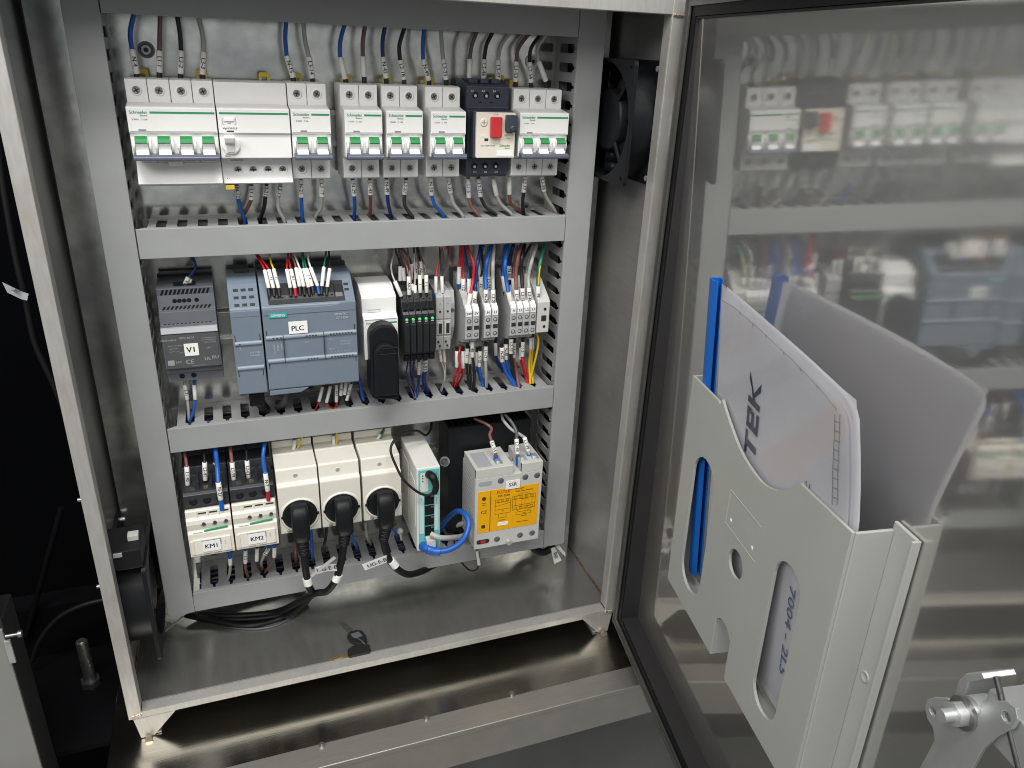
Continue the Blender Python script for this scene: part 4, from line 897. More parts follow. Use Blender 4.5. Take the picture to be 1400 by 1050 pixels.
text('4-32VDC', 2.2, (x0 + 35, ly, -356.5), b=b); text('480VAC', 2.2, (x0 + 63, ly, -355), b=b); text('Made in Taiwan', 2.4, (x0 + 61, ly, -363), b=b); text('AC', 2.4, (x0 + 35, ly, -343), b=b); text('Load', 2.2, (x0 + 63, ly, -351), b=b); text('Base', 2.2, (x0 + 58, ly, -341.5), b=b); text('Input', 2.2, (x0 + 67, ly, -341.5), b=b); text('Main Power', 2.0, (x0 + 63, ly, -331), b=b)
def line(xa, za, xb, zb_, w=0.22):
    d = Vector((xb - xa, 0, zb_ - za)).normalized(); n_ = Vector((-d.z, 0, d.x)) * w; a = Vector((xa, ly, za)); c = Vector((xb, ly, zb_))
    b.add([a - n_, c - n_, c + n_, a + n_], [(0, 1, 2, 3)])
def rect(xa, xb, za, zb_): line(xa, za, xb, za); line(xb, za, xb, zb_); line(xb, zb_, xa, zb_); line(xa, zb_, xa, za)
X = x0 + 25; rect(X, X + 19.5, -347, -327); line(X, -331, X + 19.5, -331); line(X, -341, X + 19.5, -341); rect(X + 4.4, X + 14.4, -353, -347); line(X, -336, X + 19.5, -333)
for i in range(3): rect(X + 2 + 6 * i, X + 4.8 + 6 * i, -330.4, -328)
X = x0 + 47; rect(X, X + 29, -345, -325.6); line(X, -330, X + 29, -330); line(X, -339, X + 29, -339); rect(X + 4, X + 12, -339, -330); rect(X + 16, X + 25, -339, -330)
for i in range(4): rect(X + 2 + 7 * i, X + 5.4 + 7 * i, -329, -326.6); rect(X + 2 + 7 * i, X + 5.4 + 7 * i, -344, -341)
rect(X + 5, X + 24, -352.6, -348.6); line(X + 5, -345, X + 10, -348.6); line(X + 24, -345, X + 19, -348.6); line(X + 6, -325.6, X + 14.5, -321.6); line(X + 23, -325.6, X + 14.5, -321.6)
obj('lettering', b, 'ssr print', pan)
obj('serial_sticker', B().box(x0 + 29, x0 + 42, yf - 0.9, yf - 0.5, -364, -359.6), 'label paper', pan)
for z in (-322.5, -361.5): obj('led_hole', B().cyl((x0 + 10.6, yf - 0.4, z), (x0 + 10.6, yf - 1.0, z), 2.5, n=14), 'ssr print', t)
for z, xs in ((-301.5, (31, 62, 77)), (-383.6, (29, 59, 75))):
    for x in xs:
        obj('screw_well', B().lathe([(3.9, 0), (3.7, 0.3), (0.1, 0.35)], (x0 + x, yf, z), (0, -1, 0), 18), 'psu grey', t)
obj('long_slot', B().ext(rrect(x0 + 3.4, x0 + 20, -304.5, -299, 2.6), 'y', yf - 0.5, yf), 'psu light', t)
obj('long_slot', B().ext(rrect(x0 + 3, x0 + 19, -386.4, -380.6, 2.6), 'y', yf - 0.5, yf), 'plc dark', t)
obj('red_terminal', B().box(x0 + 8, x0 + 14, yf - 1.0, yf - 0.4, -385.4, -381.8), 'button red', t)
obj('open_slot', B().box(x0 + 4, x0 + 22, yf + 5, 2, zt - 0.3, zt + 0.15), 'psu light', t)
for x in (x0 + 31, x0 + 62, x0 + 77): obj('terminal_screw', B().box(x - 4.5, x + 4.5, yf + 6, yf + 20, zt - 0.2, zt + 0.8).cyl((x, yf + 12, zt + 0.8), (x, yf + 12, zt + 3), 3.2, n=10), 'zinc', t)
obj('mount_screw', B().cyl((x0 + 51.5, -8, zt - 12.2), (x0 + 51.5, -8, zt - 8), 4, n=12), 'zinc', t)
obj('mount_screw', B().cyl((x0 + 44, yf + 1, zb + 3.4), (x0 + 44, yf - 4, zb + 3.4), 4, 3.2, n=12), 'zinc', t)
l = obj('name_label', B().box(x0 + 37, x0 + 55, yf - 1.4, yf - 0.8, -314, -302.4), 'label paper', t)
obj('lettering', text('SSR', 7.0, (x0 + 46, yf - 1.5, -308.2)), 'print dark', l)

# ================================================================== wires
def wire(col, r, pts, label, y, group, fer=None, txt=None, sl=1.42, sleeve=True, rs=None):
    ys = y if isinstance(y, (list, tuple)) else [y] * len(pts)
    P3 = []
    for q, yy in zip(pts, ys):
        if isinstance(q, Vector): P3.append(q)
        elif len(q) == 4: P3.append(atz(q[0], q[1], q[3]))
        elif len(q) == 3: P3.append(at(q[0], q[1], q[2]))
        else: P3.append(at(q[0], q[1], yy))
    t = thing('wire', label, 'wire', P3[0], group)
    if sleeve:
        rs = max(rs or r * sl, r + 0.45)
        P3 = P3[:2] + [P3[1].lerp(P3[2], 0.12), P3[1].lerp(P3[2], 0.88)] + P3[2:]
    obj('insulation', B().tube(spline(P3, 5), r, 8), 'wire ' + col, t)
    if sleeve:
        S, E = P3[1], P3[4]
        mk = obj('marker', B().lathe([(rs * 0.9, 0), (rs, 0.3), (rs, (E - S).length - 0.3), (rs * 0.9, (E - S).length)], S, E - S, 12), 'marker sleeve', t)
        if txt:
            d = (S - E).normalized() if S.z < E.z else (E - S).normalized()
            n_ = (CAM - (S + E) / 2); n_ = (n_ - d * n_.dot(d)).normalized()
            obj('lettering', text(txt, rs * 1.9, (S + E) / 2 + n_ * rs * 1.03, d, n_.cross(d)), 'print dark', mk)
    if fer:
        a, c = P3[0], P3[1]
        obj('ferrule', B().cyl(a, c, r * 1.2 if not rs else rs * 0.86, n=10), 'ferrule ' + fer, t)
    return t
G1 = 'wires entering the breaker row from above'; G2 = 'wires leaving the breaker row downwards'
U = [ # colour, terminal, sleeve start, sleeve end, others, marker text, where
 ('blue', (187, 112), (187, 101), (180.5, 67), [(178, 45), (183, 20), (187, 8)], 'N-4', 'first pole of the four-pole breaker'),
 ('mauve', (218, 112), (218, 99), (218, 69), [(218.5, 45), (219, 22), (219, 8)], 'L1-1', 'second pole of the four-pole breaker'),
 ('black', (247, 114), (247, 101), (247.5, 69), [(246, 46), (242, 22), (238, 10)], 'L2-2', 'third pole of the four-pole breaker'),
 ('grey', (277.5, 115), (277, 102), (278.5, 71), [(277, 48), (271, 24), (266, 10)], 'L3-3', 'fourth pole of the four-pole breaker'),
 ('blue', (402, 119), (401, 106), (392, 76), [(390, 52), (391.5, 28), (393, 12)], 'N-15', 'left pole of the breaker beside the leakage module'),
 ('grey', (428, 120), (427, 107), (422.5, 78), [(417, 55), (415, 32), (415, 14)], 'L3-14', 'right pole of the breaker beside the leakage module'),
 ('blue', (473, 121), (472, 108), (465, 78), [(465, 58), (471, 34), (476, 18)], '', 'left pole of the second two-pole breaker'),
 ('mauve', (498.5, 121), (498, 105), (496, 77), [(496, 58), (499, 36), (502, 20)], '', 'right pole of the second two-pole breaker'),
 ('navy', (528.5, 121), (528, 107), (523.5, 77.5), [(523, 58), (526, 38), (529, 22)], 'N-42', 'left pole of the third two-pole breaker'),
 ('black', (553, 121), (552.5, 109), (547, 82), [(546, 62), (553, 38), (558, 22)], 'L2-18', 'right pole of the third two-pole breaker'),
 ('blue', (587, 122), (586.4, 110), (578.5, 81), [(578, 60), (580, 39), (582, 24)], 'N-49', 'left pole of the breaker beside the motor switch'),
 ('grey', (610.5, 122), (610, 109), (606, 81), [(604, 62), (603, 41), (603, 26)], 'L3-33', 'right pole of the breaker beside the motor switch'),
 ('mauve', (642, 124), (641.5, 109), (642.4, 80.5), [(645, 62), (652, 43), (657, 28)], '', 'left terminal of the navy motor switch'),
 ('black', (661, 124), (661, 109), (662, 81), [(665, 62), (673, 45), (678, 30)], 'L2-46', 'middle terminal of the navy motor switch'),
 ('grey', (681, 126), (681, 112), (681, 82), [(685, 62), (696, 46), (703, 32)], 'L3-47', 'right terminal of the navy motor switch'),
 ('mauve', (705, 125), (704.8, 112), (705.6, 84), [(709, 66), (722, 48), (732, 38)], 'L1-53', 'left pole of the three-pole breaker'),
 ('black', (726.5, 126), (726, 113), (724, 85), [(726, 66), (738, 49), (746, 40)], 'L2-54', 'middle pole of the three-pole breaker'),
 ('grey', (747.5, 126), (746.5, 111), (736.5, 84), [(735, 66), (745, 50), (751, 42)], '', 'right pole of the three-pole breaker')]
for c, a, s, e, rest, tx, wh in U:
    wire(c, 2.0, [a, s, e] + rest, '%s wire up from the %s' % (c, wh), [30, 30, 30] + [28] * len(rest), G1, 'black', tx or None, rs=2.75)
D = [
 ('blue', (323, 246), (323.5, 254), (325.2, 271), [(329, 286), (335, 302, 0, -3)], 'N-12', 'first lower terminal of the leakage module'),
 ('brown', (343, 246), (343.6, 254), (343.4, 273), [(337, 287), (329.5, 299.5, 0, -3)], 'L1-1', 'second lower terminal of the leakage module'),
 ('black', (364.5, 246), (364.4, 254), (363, 268), [(361, 284), (356, 300, 0, -3)], '2-21', 'third lower terminal of the leakage module'),
 ('grey', (384, 246), (383.2, 254), (380.6, 268.5), [(381, 285), (389, 302, 0, -3)], 'L3-17', 'fourth lower terminal of the leakage module'),
 ('blue', (410.5, 238), (411, 246), (412, 269.6), [(412.5, 284), (413.7, 300, 0, -3)], 'N-21', 'left underside of the breaker beside the leakage module'),
 ('grey', (439.3, 238), (439.4, 246), (440, 269), [(438.7, 284), (431, 298, 0, -3)], 'L3-17', 'right underside of the breaker beside the leakage module'),
 ('blue', (481.5, 238), (482, 246), (484.4, 268), [(485, 282), (484.4, 296, 0, -3)], 'N-29', 'left underside of the second two-pole breaker'),
 ('brown', (505.5, 238), (505.7, 246), (506.4, 266.5), [(506.5, 280), (505.7, 294.5, 0, -3)], 'L1-43', 'right underside of the second two-pole breaker'),
 ('navy', (528, 238), (528.4, 245), (529.4, 266), [(531, 280), (534.5, 296, 0, -3)], 'N-49', 'left underside of the third two-pole breaker'),
 ('black', (555.5, 238), (555, 246), (552.7, 266), [(554, 282), (565, 299, 0, -3)], 'L2-61', 'right underside of the third two-pole breaker'),
 ('blue', (587.5, 236), (588.3, 243), (590, 267), [(595, 281), (607, 296.5, 0, -3)], 'N-50', 'left underside of the breaker beside the motor switch'),
 ('grey', (611.5, 236), (612.6, 243), (616, 264), [(620.5, 279), (633, 296, 0, -3)], 'L3-31', 'right underside of the breaker beside the motor switch'),
 ('brown', (639.8, 237), (640, 244), (641, 270.4), [(645, 283), (655, 296, 0, -3)], 'L1-5', 'left underside of the navy motor switch'),
 ('black', (653.6, 237), (654, 244), (657, 269), [(664, 283), (679, 295, 0, -3)], 'L2-27', 'middle underside of the navy motor switch'),
 ('grey', (673, 237), (674, 244), (679, 267), [(686, 280), (700, 294, 0, -3)], '', 'right underside of the navy motor switch'),
 ('brown', (696.3, 234), (696.5, 241), (696.5, 266), [(699, 279), (713, 291, 0, -3)], '', 'left underside of the three-pole breaker'),
 ('black', (718.6, 234), (718, 241), (716, 263), [(714.5, 277), (715.5, 292, 0, -3)], 'L2-57', 'middle underside of the three-pole breaker'),
 ('grey', (739.5, 234), (740.6, 241), (744, 261.7), [(749, 273), (760, 291, 0, -3)], 'L3-58', 'right underside of the three-pole breaker')]
for c, a, s, e, rest, tx, wh in D:
    pt = [a, s, e] + rest; end = atz(rest[-1][0], rest[-1][1], -3)
    yy = [27, 27, 27] + [(27 + end.y) / 2] * (len(rest) - 1) + [0]
    wire(c, 1.9, pt + [end + Vector((0, 3, -12))], '%s wire down from the %s' % (c, wh), yy + [0], G2, None, tx or None, rs=2.6)

G3 = 'thin wires above the controller row'; G4 = 'thin wires below the controller row'
wire('navy', 1.1, [(248, 406), (249.5, 396), (257.5, 379), (262, 374), (268, 364), (262, 353), (258, 344)], 'navy wire with a blue ferrule on top of the power supply', [24] * 7, G3, 'blue', 'V1-1', rs=2.3)
wire('navy', 1.1, [(255.5, 406), (256.2, 395.5), (260, 381), (266, 370), (267.5, 362), (264, 352), (262, 344)], 'navy wire with a black ferrule on top of the power supply', [26] * 7, G3, 'black', None, rs=2.3)
wire('grey', 1.5, [(252, 518), (252.5, 526), (256, 546), (257.5, 558), (258.5, 574, 0, -209)], 'grey wire under the power supply going into the duct', [24] * 5, G4, None, '2-31', rs=2.1)
wire('blue', 1.5, [(265.5, 518), (265.5, 526), (267, 546), (265, 560), (259.5, 576, 0, -209)], 'blue wire under the power supply going into the duct', [22] * 5, G4, None, None, rs=2.1)
PL = [('red', 367.4, 394, 361.7, 369, [(358, 361), (350, 348), (345, 338)], 'first from the left', 'black', ''),
 ('red', 374, 394, 367.5, 368.5, [(362, 360), (353, 349), (347, 340)], 'second from the left', 'black', '11'),
 ('yellow', 381, 394, 374, 367.5, [(371, 360), (368.6, 348), (367, 336)], 'third from the left', 'black', '11'),
 ('red', 397, 393.7, 392, 368, [(392.5, 360), (393.7, 347), (395, 336)], 'fourth from the left', 'black', ''),
 ('red', 403.4, 394, 397.7, 368, [(396, 360), (394, 347), (394, 336)], 'fifth from the left, red ferrule', 'red', '8-1'),
 ('brown', 409.7, 392, 404.6, 366, [(402, 357), (397, 346), (394, 336)], 'sixth from the left', 'black', ''),
 ('white', 415.4, 392, 409.7, 367, [(406, 357), (401.5, 346), (398, 336)], 'seventh from the left', 'black', ''),
 ('green', 422, 393, 415.4, 367, [(414, 357), (413, 346), (413, 336)], 'eighth from the left', 'black', ''),
 ('green', 427, 391.4, 418.9, 367, [(417, 359), (414.5, 347), (414, 337)], 'ninth from the left', 'black', '2-4'),
 ('white', 434.3, 391, 424.6, 365.7, [(422, 357), (420.5, 346), (420, 336)], 'tenth from the left, blue ferrule', 'blue', ''),
 ('green', 440, 391.4, 442.9, 365, [(444, 357), (445.7, 345), (447, 335)], 'second from the right', 'black', ''),
 ('black', 447.4, 392.6, 450.9, 367, [(450.6, 358), (449.7, 345), (449, 335)], 'last on the right', 'black', '')]
for c, sx_, sy_, ex, ey, rest, wh, fer, tx in PL:
    k = (sx_ - ex) / (sy_ - ey)
    wire(c, 0.95, [(sx_ + k * 5, sy_ + 11), (sx_, sy_), (ex, ey)] + rest, '%s wire on the controller top terminals, %s' % (c, wh), [-9, -6, 3, 10, 18, 22], G3, fer, tx or None, rs=1.85)
for c, s, e, rest, tx, wh in (('red', (441, 529), (436, 549), [(433, 556), (430, 562, 0, -210)], '', 'leftmost under the controller'), ('red', (451.8, 528), (446.4, 550.4), [(451, 556), (457, 558, 0, -210)], '', 'second under the controller'),
        ('red', (460, 526), (460, 549.7), [(459, 556), (452, 561, 0, -210)], 'M-1', 'third under the controller'), ('black', (467, 524), (466, 541), [(464, 548), (462, 556, 0, -210)], '8', 'fourth under the controller'),
        ('black', (473, 523), (471, 540), [(472, 548), (474, 556, 0, -210)], '', 'fifth under the controller'), ('black', (480, 525), (474, 547.7), [(474, 553), (478, 558, 0, -210)], 'Q-2', 'rightmost under the controller')):
    wire(c, 0.95, [(s[0] + 1, s[1] - 6)] + [s, e] + rest, '%s wire with white marker, %s' % (c, wh), [16, 14, 10, 12, 0], G4, None, tx or None, rs=1.85)
t = thing('serial_cable', 'black round cable dropping from the narrow module into the duct', 'cable', at(352, 545, 8))
obj('sheath', B().tube(spline([at(350, 541, 6), at(354, 549, 8), at(362, 558, 14), atz(364, 562, -212)]), 5.2, 12), 'black rubber', t)
t = thing('data_cable', 'thick grey cable coming out under the controller left side', 'cable', at(388, 538, 14))
obj('sheath', B().tube(spline([at(391, 528, 16), at(390, 540, 14), at(388, 550, 14), atz(380, 558, -208), atz(374, 562, -216)]), 3.6, 12), 'wire dark grey', t)
wire('blue', 2.0, [(486, 505), (490, 515), (492, 524), (494, 536), (497, 548, 0, -209)], 'dark blue wire behind the aerial, right of the controller', [38, 36, 34, 30, 0], G4, sleeve=False)
RL = [('grey', (548.7, 405), (539.8, 384.5), [(536, 374), (535, 362), (538, 350), (541, 338)], '', 'front left', 6), ('black', (547.3, 384), (547.3, 364), [(546, 356), (542, 346), (540, 336)], '', 'upper left', 26),
      ('brown', (559.3, 403), (558.7, 378), [(556, 364), (551, 352), (548, 338)], 'A0-2', 'front second', 6), ('dark brown', (552.7, 384), (551, 366), [(549, 356), (546, 346), (545, 336)], '', 'upper second', 26),
      ('dark brown', (562, 382), (562, 361), [(560, 353), (553, 344), (548, 336)], '', 'upper third', 26), ('brown', (564.5, 401), (562.5, 388), [(562, 376), (559, 358), (557, 338)], '', 'front third', 10),
      ('black', (569.3, 381), (567.3, 358), [(567, 352), (566, 344), (565, 336)], 'A8', 'upper fourth', 26), ('grey', (567.5, 404), (567, 390), [(567.5, 378), (567, 360), (566, 338)], '', 'front fourth', 8),
      ('dark brown', (574.7, 400), (574, 376), [(573, 364), (571, 350), (569, 336)], '1', 'front fifth', 6), ('black', (577.3, 381), (574.7, 357), [(573, 351), (571, 343), (570, 336)], 'A0', 'upper fifth', 26),
      ('dark brown', (583.3, 400), (582.7, 376), [(580, 362), (575, 350), (571, 336)], '1-1', 'front sixth', 6)]
for c, s, e, rest, tx, wh, y in RL:
    wire(c, 0.95, [(s[0] + 0.4, s[1] + 9)] + [s, e] + rest, '%s wire with white marker above the black relays, %s' % (c, wh), [y, y, y + 2] + [y + 8] * (len(rest) - 2) + [24, 26], G3, 'black', tx or None, rs=2.15)
wire('red', 1.0, [(595.5, 408), (595.7, 401), (596, 378), (598, 366), (601, 355), (605, 338)], 'red wire with blue ferrule on the left fuse terminal', [16, 16, 18, 22, 24, 26], G3, 'blue', None, rs=1.9)
wire('black', 1.0, [(605.5, 408), (605, 400), (604, 377.7), (602.5, 362), (601.5, 350), (601, 338)], 'black wire with blue ferrule on the right fuse terminal', [16, 16, 18, 22, 24, 26], G3, 'blue', None, rs=1.9)
TB = [('red', (627, 388), (627.9, 364.6), [(629, 352), (629.7, 336)], 'blue', '', 'rear, left of the first pair', 26, 1.4),
 ('red', (633.4, 404), (633.4, 381), [(633, 362), (632.8, 336)], 'black', '112', 'second rear, above the first pair', 24, 1.2),
 ('navy', (641.5, 405), (641.5, 381), [(639, 362), (634.7, 336)], 'black', '', 'third rear, above the first pair', 24, 1.1),
 ('red', (639, 424.6), (643.3, 401), [(647, 381), (647.3, 360), (638.4, 335)], 'blue', '', 'front left terminal of the first pair', 8, 1.4),
 ('navy', (647, 422), (650, 398), [(650.5, 388), (653, 360), (657, 336)], 'black', 'A0', 'front right terminal of the first pair', 8, 1.5),
 ('black', (657.6, 401), (657.6, 378), [(660, 364), (657.6, 335)], 'black', '12', 'rear, above the middle pair', 24, 1.1),
 ('blue', (664.4, 418.4), (664.4, 395.5), [(664, 376), (666, 357), (671.8, 335)], 'blue', 'N-28', 'left terminal of the middle pair', 8, 1.9),
 ('grey', (674.3, 419.7), (674.3, 396), [(674, 380), (674, 362), (675.5, 335)], 'black', 'L3-20', 'right terminal of the middle pair', 8, 1.9),
 ('grey', (668.7, 395), (668, 378), [(669, 362), (671, 336)], 'black', 'L3-24', 'rear, over the middle pair', 24, 1.6),
 ('blue', (656.4, 376), (653, 361), [(655, 352), (661, 336)], None, '', 'rear far left of the middle pair', 30, 1.6),
 ('blue', (699, 419.7), (695, 399), [(692, 382), (690.5, 362), (694, 335)], 'black', '', 'front first terminal of the group of four', 8, 2.0),
 ('blue', (690.5, 398), (687.6, 377), [(688, 362), (691, 336)], 'black', '', 'rear first terminal of the group of four', 24, 1.9),
 ('navy', (696.6, 382), (696, 363), [(698, 350), (702, 335)], 'black', 'N-83', 'rear bundle of the group of four', 28, 2.0),
 ('brown', (707, 418.4), (706, 396), [(705.5, 374), (708.5, 351), (712.7, 334)], 'black', 'L1-80', 'front second terminal of the group of four', 8, 1.9),
 ('brown', (702.5, 396), (701.8, 380), [(703, 362), (707, 336)], 'black', '', 'rear second terminal of the group of four', 24, 1.6),
 ('black', (714.7, 416), (714.4, 393.7), [(712.8, 371), (713.5, 352), (717.6, 334)], 'black', 'L2-57', 'front third terminal of the group of four', 8, 1.9),
 ('black', (709.5, 392), (709, 376), [(714, 356), (726, 334)], 'black', '', 'rear third terminal of the group of four', 26, 1.6),
 ('grey', (724.4, 416), (723.2, 393), [(722.5, 378), (727, 357), (733.7, 334)], 'black', 'L3-44', 'front fourth terminal of the group of four', 8, 1.9),
 ('grey', (719.5, 392), (719.5, 374), [(723, 354), (728, 335)], 'black', '', 'rear fourth terminal of the group of four', 26, 1.6),
 ('green', (736.2, 415), (735.6, 391), [(735.8, 380), (738, 362), (744.6, 334)], 'black', 'PE', 'earth terminal at the right', 6, 1.9)]
for c, s, e, rest, fer, tx, wh, y, r in TB:
    wire(c, r * 1.12, [(s[0] - 0.2, s[1] + 6)] + [s, e] + rest, '%s marked wire, %s' % (c, wh), [y + 2, y, y] + [y + 6] * (len(rest) - 1) + [26], G3, fer, tx or None, rs=2.45)
_t = [o for o in bpy.data.objects if o.get('label', '').startswith('green marked wire, earth')][0]
obj('tracer', B().tube(spline([at(x + 0.5, y, d) for x, y, d in ((736, 390, 5.4), (736.3, 380, 7.4), (738.5, 362, 11), (745.2, 334, 25))], 6), 0.9, 6), 'wire yellow', _t)
_t = [o for o in bpy.data.objects if o.get('label', '').startswith('green wire on the controller')]
LB = [('red', (624.8, 479.5), (624.4, 501.8), [(622, 514), (618.5, 528, 0, -208)], '', 'leftmost below the first terminal pair', 20, 1.2),
 ('red', (632.8, 479.5), (632.8, 503), [(633, 512), (625, 527, 0, -208)], '', 'second below the first terminal pair', 22, 1.2),
 ('black', (639, 476), (637.8, 496), [(639, 512), (642.7, 534, 0, -208)], '11', 'below the first terminal pair, front', 20, 1.2),
 ('black', (645.8, 467), (645.8, 488), [(648.6, 505), (648.3, 534, 0, -208)], '40', 'below the first terminal pair, with a big marker', 14, 1.4),
 ('black', (642.4, 480), (642.2, 497), [(643, 512), (645.5, 534, 0, -208)], '', 'below the first terminal pair, middle', 22, 1.2),
 ('blue', (656.3, 479.5), (655, 501), [(657, 513), (662.5, 528, 0, -208)], 'N-20', 'left below the middle pair', 20, 1.7),
 ('blue', (652.5, 481), (652.2, 500), [(655.5, 513), (661, 530, 0, -208)], '', 'behind on the left below the middle pair', 24, 1.5),
 ('grey', (664.4, 473), (663.8, 493), [(664.5, 510), (665, 529, 0, -208)], 'L3-21', 'right below the middle pair', 16, 1.7),
 ('navy', (677.4, 468.4), (678, 485.7), [(681, 497), (688, 508)], '', 'dark, behind the group of four', 40, 1.6),
 ('blue', (686, 474.6), (686.7, 494.4), [(693, 511), (705.2, 529, 0, -208)], 'N-82', 'first below the group of four', 18, 1.9),
 ('blue', (691.6, 470), (692.2, 491.3), [(697, 509), (706, 528, 0, -208)], 'N-81', 'second below the group of four', 20, 1.9),
 ('black', (699, 463), (698.4, 483), [(700, 502), (706, 526, 0, -208)], 'L2-55', 'third below the group of four', 14, 1.9),
 ('brown', (702.8, 468.4), (702, 488.8), [(705.5, 506), (709.6, 530, 0, -208)], 'L1-62', 'fourth below the group of four', 20, 1.8),
 ('red', (715, 467), (714, 487), [(717.5, 503), (723.8, 523, 0, -208)], 'L1-21', 'front red one below the group of four', 16, 1.7),
 ('red', (712.4, 475), (711.6, 491), [(716, 506), (721.8, 525, 0, -208)], '', 'rear red one below the group of four', 22, 1.4),
 ('yellow', (725.7, 461), (725.7, 477), [(723.5, 498), (725, 525, 0, -208)], '', 'yellow one left below the earth terminal', 22, 1.4),
 ('yellow', (727.5, 461), (727.8, 477.5), [(726.5, 500), (728.5, 524, 0, -208)], '', 'yellow one right below the earth terminal', 24, 1.4)]
for c, s, e, rest, tx, wh, y, r in LB:
    wire(c, r * 1.15, [(s[0], s[1] - 6)] + [s, e] + rest, '%s wire with marker, %s' % (c, wh), [y] * 3 + [y + 2] * len(rest), G4, 'black', tx or None, rs=2.35)
wire('red', 1.2, [(630, 474, 22), (628, 480, 18), (627, 490, 16), (629.5, 500, 16), (627, 514, 20), (621, 530, 0, -208)], 'red wire without marker curving below the first terminal pair', 0, G4, sleeve=False)
wire('yellow', 1.3, [(732.5, 455, 16), (736, 463, 12), (734.8, 478, 14), (729, 503, 20), (723.5, 524, 0, -208)], 'bare green and yellow wire bowing out below the earth terminal', 0, G4, sleeve=False)
for c, s, e, rest, tx, wh, y in (('grey', (600, 472), (603, 494), [(607, 505), (607.5, 520), (602, 534, 0, -208)], '3', 'left', 20), ('grey', (606, 471), (608, 495), [(609, 506), (608, 520), (603.5, 535, 0, -208)], '', 'right', 22),):
    wire(c, 0.9, [(s[0], s[1] - 6)] + [s, e] + rest, 'thin grey wire below the fuse terminals, %s one' % wh, [y] * 6, G4, None, tx or None, rs=1.8)
for c, pts, wh in (('violet', [(558, 488), (557, 500), (555.5, 510), (559, 525), (567, 545, 0, -208)], 'first'), ('violet', [(567, 488), (566, 497), (564.8, 512), (566, 528), (568.5, 545, 0, -208)], 'second'), ('navy', [(562, 488), (561, 500), (563, 518), (570, 543, 0, -208)], 'third')):
    wire(c, 1.0, pts, 'thin %s wire hanging below the black relays, %s from the left' % (c, wh), 24, G4, sleeve=False)
wire('navy', 1.6, [(573, 488), (572.6, 494), (572.6, 512), (572, 525), (569.5, 544, 0, -208)], 'navy wire with white marker below the middle relay', [22] * 5, G4, None, None, rs=2.1)
wire('navy', 2.6, [(581.5, 486), (581, 492), (581, 507), (579.5, 520), (584, 536, 0, -208)], 'thick navy wire pair with a printed marker below the rightmost relay', [22] * 5, G4, None, '1-53', rs=2.6)

G5 = 'wires on the contactors'
CT = [('brown', (257, 672), (256.6, 663), (255.3, 638), [(254, 628), (252, 616), (250, 604)], None, 'L1-40', 'first pole of the left contactor', -4, 1.7),
 ('black', (281, 668), (280.7, 656.5), (279.7, 632), [(279, 622), (278, 610), (277, 600)], None, 'L2-41', 'second pole of the left contactor', -4, 1.6),
 ('blue', (303.8, 697), (301.8, 683), (298.4, 659), [(297, 640), (296, 626), (294, 610), (292, 600)], 'blue', 'N-27', 'coil terminal of the left contactor', -27, 2.3),
 ('brown', (320, 668), (319.7, 657.5), (317.2, 632), [(316, 622), (314.5, 609), (313, 598)], None, 'L1-59', 'first pole of the right contactor', -4, 1.9),
 ('black', (340, 664), (339.6, 654), (337.6, 630), [(337, 620), (336.8, 608), (336, 598)], None, 'L2-62', 'second pole of the right contactor', -4, 1.3),
 ('blue', (367, 684), (366, 671), (362.7, 646.8), [(360.8, 638), (359.5, 625), (361.7, 605), (363, 594)], 'red', 'N-7', 'coil terminal of the right contactor', -27, 2.1)]
for c, a, s, e, rest, fer, tx, wh, y, r in CT:
    n = len(rest)
    wire(c, r, [a, s, e] + rest, '%s wire with a white marker on the %s' % (c, wh), [y, y, y + 2] + [y + (24 - y) * (i + 1) / n for i in range(n)], G5, fer, tx, rs=2.5)
wire('navy', 1.8, [(297, 666), (296.6, 658), (294, 632), (292, 618), (290, 602)], 'navy wire half hidden behind the blue one on the left contactor', [14, 14, 14, 18, 24], G5, None, '1-1', rs=2.4)
wire('navy', 1.8, [(356, 662), (357.4, 652), (359.6, 628.6), (361, 614), (362, 598)], 'navy wire half hidden behind the blue one on the right contactor', [14, 14, 14, 18, 24], G5, None, None, rs=2.3)
CB = [('grey', (313, 752), (314.5, 763), (315, 772), [(314, 783), (311, 794, 0, -417)], 'blue', None, 'left contactor underside', -8, 1.7),
 ('brown', (335.3, 742), (335.5, 752), (335.5, 769.5), [(336, 778), (340, 790, 0, -417)], 'blue', '1-2', 'second contactor underside, first', -6, 1.8),
 ('black', (351.8, 738), (351.5, 749), (351, 766.6), [(353, 775), (360, 785, 0, -417)], None, None, 'second contactor underside, second', -6, 1.5),
 ('grey', (369, 740), (367.6, 749), (361.5, 759), [(357, 769), (359, 778, 0, -417)], 'blue', 'A2-27', 'second contactor underside, third', -10, 1.6),
 ('brown', (375.5, 740), (375.2, 748), (375, 761.5), [(371, 770), (361, 784, 0, -417)], 'blue', None, 'second contactor underside, fourth', -10, 1.5)]
for c, a, s, e, rest, fer, tx, wh, y, r in CB:
    wire(c, r, [a, s, e] + rest, '%s wire with a short marker at the %s' % (c, wh), [y] * 3 + [y + 12] * len(rest), G5, fer, tx, rs=2.3)
G6 = 'wires on the cream sockets'
